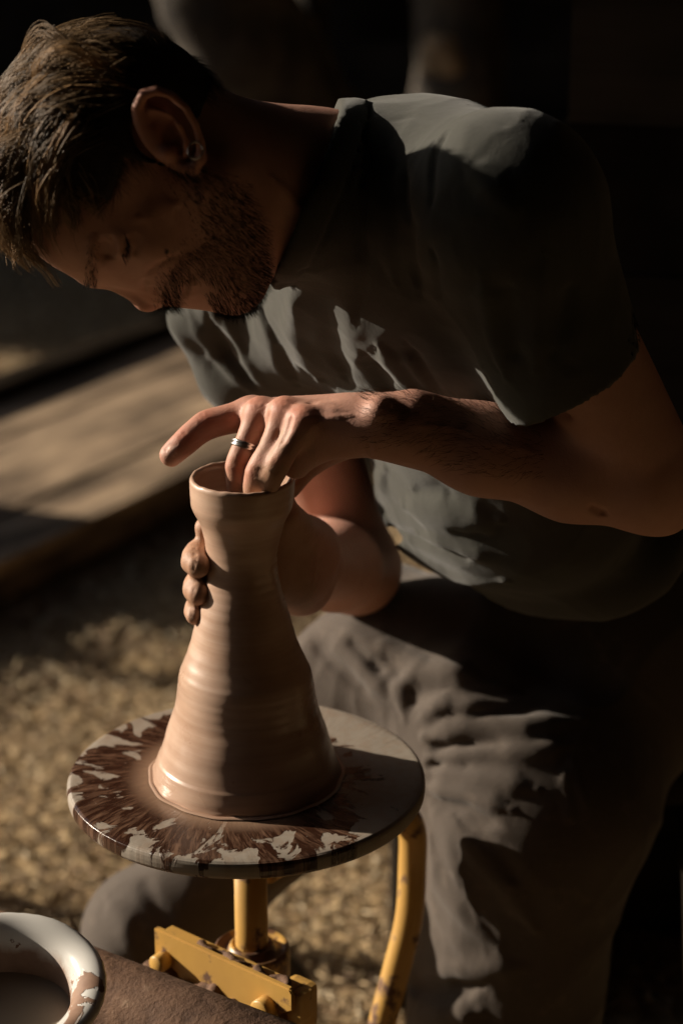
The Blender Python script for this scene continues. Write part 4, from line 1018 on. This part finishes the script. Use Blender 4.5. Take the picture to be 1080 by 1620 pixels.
def in_hair(q):
    u, f, s_ = q.T; sa = np.abs(s_)
    # hairline: forehead, temples, above and behind the ear, nape
    top = (u > .42-.0*f) & (f < .80-.35*(1-u)*0-.25*sa) | ((u > .75) & (f < .62))
    side = (f < .30-.0*u) & (u > -.15)
    back = (f < -.10) & (u > -.80)
    return top | side | back
ear = hd(262, 205, .075)
def flow(q):
    tg = -q[:, 1:2]*U[None]+q[:, 0:1]*Fd[None]; tg /= np.linalg.norm(tg, axis=1)[:, None]+.15
    return np.where((q[:, 0:1] > .12-.45*(q[:, 1:2] < -.3)), tg, -tg*.8-U*.3)
def tones(n, base):
    t = np.array(base)[None]*RNG.uniform(.5, 1.4, n)[:, None]
    return np.where(RNG.random(n)[:, None] < .22, t*np.array([1.9, 1.75, 1.5]), t)
# short hair at the sides and back
q, P, Nn = scalp(9000, 4); m = in_hair(q) & (np.linalg.norm((P-ear)*[1, .6, 1], axis=1) > .030); q, P, Nn = q[m], P[m], Nn[m]
short = (P+Nn*.001, flow(q)+RNG.normal(0, .12, q.shape), Nn, RNG.uniform(.012, .022, len(q)), tones(len(q), (.050, .036, .025)))
# long top hair in locks that fall forward over the brow
qg, Pg, Ng = scalp(900, 14); m = in_hair(qg) & (qg[:, 0] > .05) & (qg[:, 1] > -.95); qg, Pg, Ng = qg[m][:330], Pg[m][:330], Ng[m][:330]
# dark under-hair cap so that no skin shows between the strands
hc = SDF(); hc.ell(O, HM, rad+np.array([.003, .003, .0065]), .02)
faceC = [hd(120, 430), hd(200, 430), hd(300, 380)]
def cap_post(d, P):
    qq = ((P-O)@HM.T)/rad; qn = qq/np.linalg.norm(qq, axis=1)[:, None]
    u, f, s_ = qn.T; e = np.minimum(np.maximum(f-(.72-.25*np.abs(s_)), .46-u), np.minimum(np.maximum(f-.26, -.12-u), np.maximum(f+.12, -.78-u)))
    de = np.linalg.norm((P-ear)*[1, .6, 1], axis=1)-.026
    return np.maximum(np.maximum(d+wav(P, 150, 8)*.0012, e*.05), -de)
hc.post = cap_post
kc = MK('hair_roots', .7, .2); kc.color(kc.ramp(kc.noise(kc.map(kc.obj(), (30, 30, 300)), 4, 4), [(.3, (.016, .011, .008)), (.7, (.045, .031, .021))])); kc.bump(kc.noise(kc.map(kc.obj(), (40, 40, 400)), 4, 3), .5, .001)
hair_cap = link('hair', hc.mesh('hair', .003, 0), kc.m, person)
strands('hair_strands', *short[:4], 5, .00026, M_HAIR, clump=.25, curl=.16, seed=3, tones=short[4]).parent = hair_cap
def locks(name, q, P, N, seed, per=26, seg=12):
    rg = np.random.default_rng(seed); n = len(P); L = (.062+.058*rg.random(n))*np.clip(1.05-.35*q[:, 1], .55, 1.3)
    th_ = np.arctan2(q[:, 0], q[:, 1]); free = (q[:, 0] > .55) & (q[:, 1] > -.15) & (rg.random(n) < .75)
    L = np.where(free, np.clip((th_-.78)*.088, 0, 1)+.034+.034*rg.random(n), np.minimum(L, np.clip((th_-.78)*.088, 0, 1)+.012+.012*rg.random(n)))
    d = flow(q)+rg.normal(0, .16, (n, 3))+N*.22+U*(free*.45)[:, None]; d /= np.linalg.norm(d, axis=1)[:, None]; p = P+N*.003; G = [p.copy()]
    wv = rg.normal(0, .16, (n, 3)); ph = rg.uniform(0, 6.28, n)
    for i in range(seg):
        # hug the skull, then hang free
        c = p-O; nn = (c@HM.T/rad**2)@HM; nn /= np.linalg.norm(nn, axis=1)[:, None]; dist = (np.linalg.norm((c@HM.T)/rad, axis=1)-1)*.083-.018*free
        inward = (d*nn).sum(1)[:, None]
        d = d-nn*inward*np.clip(1-dist/.010, 0, 1)[:, None]*.9-nn*np.clip((dist-.004)/.010, 0, 1)[:, None]*.28+nn*np.clip((.003-dist)/.003, 0, 1)[:, None]*.5
        d = d+V3(0, 0, -.10)+wv*np.cos(ph+i*.8)[:, None]*.9; d /= np.linalg.norm(d, axis=1)[:, None]; p = p+d*(L/seg)[:, None]; G.append(p.copy())
    G = np.stack(G, 1)                                                 # n, seg+1, 3
    off = rg.normal(0, 1, (n, per, 3))*.0042; t = np.linspace(0, 1, seg+1)
    spread = (1-.75*t**1.3)[None, None, :, None]*off[:, :, None, :]
    ln_ = rg.uniform(.8, 1.0, (n, per))[..., None]*t*seg; i0 = np.clip(np.floor(ln_).astype(int), 0, seg-1); fr = (ln_-i0)[..., None]
    ii = np.arange(n)[:, None, None]; Q = G[ii, i0]*(1-fr)+G[ii, i0+1]*fr+spread+rg.normal(0, .0006, (n, per, 1, 3))*t[None, None, :, None]*3
    Q = Q.reshape(-1, seg+1, 3); T = np.gradient(Q, axis=1); T /= np.linalg.norm(T, axis=2)[..., None]+1e-9
    s_ = np.cross(T, V3(.3, -1, .2)); s_ /= np.linalg.norm(s_, axis=2)[..., None]+1e-9; u_ = np.cross(T, s_); m_ = len(Q)
    rr = .00034*np.linspace(1, .35, seg+1)[None, :, None]
    V = np.stack([Q+rr*(s_*math.cos(a)+u_*math.sin(a)) for a in (0, 2.094, 4.189)], 2).reshape(-1, 3)
    base = np.arange(m_)[:, None, None, None]*(seg+1)*3+np.arange(seg)[None, :, None, None]*3; j_ = np.arange(3)[None, None, :, None]; jj = (j_+1) % 3
    F = np.concatenate([base+j_, base+jj, base+jj+3, base+j_+3], -1).reshape(-1, 4); me = mesh_np(name, V, F)
    tl = np.repeat(tones(n, (.185, .120, .064)), per, 0)*rg.uniform(.7, 1.35, (m_, 1)); colattr(me, 'tone', np.repeat(tl, (seg+1)*3, 0))
    return link(name, me, M_HAIR, person)
locks('hair_strands', qg, Pg, Ng, 31).parent = hair_cap
# beard and moustache: rooted on the jaw
def rooted(n, box, seed, test):
    rg = np.random.default_rng(seed); idx = np.flatnonzero(test(BV)); idx = rg.choice(idx, n); P = BV[idx]+rg.normal(0, .0007, (n, 3))
    e = 1e-3; G = np.stack([body.ev(P+e*a)-body.ev(P-e*a) for a in np.eye(3)], 1); G /= np.linalg.norm(G, axis=1)[:, None]+1e-9
    return P, G
def pxof(P):
    d = P-[0, 0, CAMZ]; dep = d[:, 1]*cP-d[:, 2]*sP; return 540+FPX*d[:, 0]/dep, 810-FPX*(d[:, 1]*sP+d[:, 2]*cP)/dep
def in_poly(x, y, poly):
    c = np.zeros(len(x), bool); n = len(poly)
    for i in range(n):
        x1, y1 = poly[i]; x2, y2 = poly[(i+1) % n]
        with np.errstate(divide='ignore', invalid='ignore'):
            c ^= ((y1 > y) != (y2 > y)) & (x < (x2-x1)*(y-y1)/(y2-y1+1e-12)+x1)
    return c
def mirror(P):
    Q = P.copy(); Q[:, 1] = HS-np.abs(Q[:, 1]-HS); return Q
BE_POLY = [(262, 258), (330, 262), (385, 300), (418, 360), (424, 440), (400, 500), (340, 500), (322, 462), (348, 456), (330, 444), (304, 438), (286, 450), (282, 500), (254, 500), (256, 445), (278, 412), (320, 385), (316, 330), (280, 290)]
def beard_test(P):
    x, y = pxof(mirror(P)); return in_poly(x, y, BE_POLY) & (P[:, 1] < HS+.075) & (P[:, 2] > 1.36) 
def beard_test2(P):
    x, y = pxof(mirror(P)); return in_poly(x, y, BE_POLY) & (np.linalg.norm(P-hd(330, 380), axis=1) < .125)
P, G = rooted(7000, None, 5, beard_test2)
D = -U[None]*.9+Fd[None]*.35+G*.55
tn = np.array([.015, .010, .008])[None]*RNG.uniform(.5, 1.8, len(P))[:, None]
strands('beard', P, D, G, RNG.uniform(.0035, .0095, len(P)), 4, .00018, M_HAIR, clump=.3, curl=.2, seed=9, tones=tn)
BP2 = [(250, 250), (330, 250), (395, 290), (430, 360), (432, 450), (405, 505), (240, 505), (244, 430), (262, 400), (300, 372), (296, 330), (262, 290)]
def stub_test(P):
    x, y = pxof(mirror(P)); return in_poly(x, y, BP2) & ~in_poly(x, y, [(346, 456), (304, 440), (286, 452), (282, 505), (346, 505)]) & (np.linalg.norm(P-hd(330, 380), axis=1) < .13)
P, G = rooted(4500, None, 25, stub_test)
strands('stubble', P, -U[None]*.9+Fd[None]*.35+G*.8, G, RNG.uniform(.0015, .005, len(P)), 2, .00014, M_HAIR, seed=19, tones=np.array([.017, .011, .008])[None]*np.ones((len(P), 1)))
# eyebrows and lashes
def brow_test(P):
    x, y = pxof(P); return in_poly(x, y, [(133, 452), (140, 380), (152, 352), (160, 360), (156, 400), (152, 452)]) & (np.linalg.norm(P-hd(150, 400), axis=1) < .07)
P, G = rooted(330, None, 6, brow_test)
strands('eyebrows', P, (-Fd*.2)[None]+Sd[None]*np.sign(HS-P[:, 1:2])*.8+G*.35+(-U*.1)[None], G, RNG.uniform(.006, .010, len(P)), 3, .0002, M_HAIR, seed=12, tones=np.array([.03, .019, .013])[None]*np.ones((len(P), 1)))
t_ = np.linspace(0, 1, 60); lq = body.march(197+5*np.sin(t_*3.14)-4*t_, 369+36*t_)
for q in (1, -1):
    lp = lq if q > 0 else lq*[1, -1, 1]+[0, 2*HS, 0]
    strands('eyelashes', lp, np.tile(Fd*.75-U*.7, (60, 1))+Sd*q*.4+RNG.normal(0, .1, (60, 3)), np.tile(Fd, (60, 1)), np.full(60, .0085), 3, .00024, M_HAIR, seed=13, tones=np.full((60, 3), .02))
# forearm hair
def arm_test(P):
    x, y = pxof(P); return (x > 575) & (x < 860) & (y > 610) & (y < 760) & (P[:, 1] < 1.70) & (P[:, 1] > 1.5)
P, G = rooted(2600, None, 8, arm_test); kk_ = G[:, 2] > -.2; P, G = P[kk_], G[kk_]
strands('arm_hair', P, np.tile(V3(-.8, 0, -.1), (len(P), 1))+G*.55+RNG.normal(0, .25, (len(P), 3)), G, RNG.uniform(.006, .014, len(P)), 4, .00015, M_HAIR, curl=.25, seed=15, tones=np.array([.06, .035, .02])[None]*np.ones((len(P), 1)))
# stubble shadow under the beard comes from the strands themselves

# ring and earring
km = MK('silver', .28, .5, (.62, .60, .57)); km.b.inputs['Metallic'].default_value = 1
fa, fb = at(391, 697, 1.668), at(377, 738, 1.660); fdn = (fb-fa)/np.linalg.norm(fb-fa)
rc = fa+fdn*.0045+V3(0, 0, 0); a1 = np.cross(fdn, V3(0, 1, 0)); a1 /= np.linalg.norm(a1); a2 = np.cross(fdn, a1)
prr = [(.0001, -.0027), (.0007, -.0029), (.0014, -.0026), (.0016, -.0015), (.0012, -.0003), (.0010, 0), (.0012, .0003), (.0016, .0015), (.0014, .0026), (.0007, .0029), (.0001, .0027), (0, 0), (.0001, -.0027)]
rp = []
n = 56
for a in np.arange(n)*2*np.pi/n:
    for r_, z_ in prr[:-1]: rp.append(rc+fdn*z_+(a1*math.cos(a)+a2*math.sin(a))*(.0107+r_))
m_ = len(prr)-1; i = np.arange(n)[:, None]; j = np.arange(m_)[None]
F = np.stack([i*m_+j, i*m_+(j+1) % m_, ((i+1) % n)*m_+(j+1) % m_, ((i+1) % n)*m_+j], -1).reshape(-1, 4)
link('ring', mesh_np('ring', np.array(rp), F), km.m, person)
ec = hd(309, 238, .087); th = np.linspace(0, 2*np.pi, 25)
link('earring', tube([ec+V3(.0055*math.cos(t), 0, .0055*math.sin(t))*1.0+V3(0, .004*math.sin(t), 0) for t in th], [.0007]*25, 8), km.m, person)
# wooden stool under him
st = empty('stool', (HP[0]+.05, HP[1]+.10, 0)); tag(st, 'plain wooden stool under the seated potter', 'stool')
zt = HP[2]-.125
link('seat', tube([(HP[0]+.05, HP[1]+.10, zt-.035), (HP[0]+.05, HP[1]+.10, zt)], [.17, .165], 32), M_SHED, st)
for a in (.5, 2.1, 3.6, 5.2):
    link('leg', tube([(HP[0]+.05+.11*math.cos(a), HP[1]+.1+.11*math.sin(a), zt-.03), (HP[0]+.05+.17*math.cos(a), HP[1]+.1+.17*math.sin(a), 0)], [.016, .014], 12), M_SHED, st)
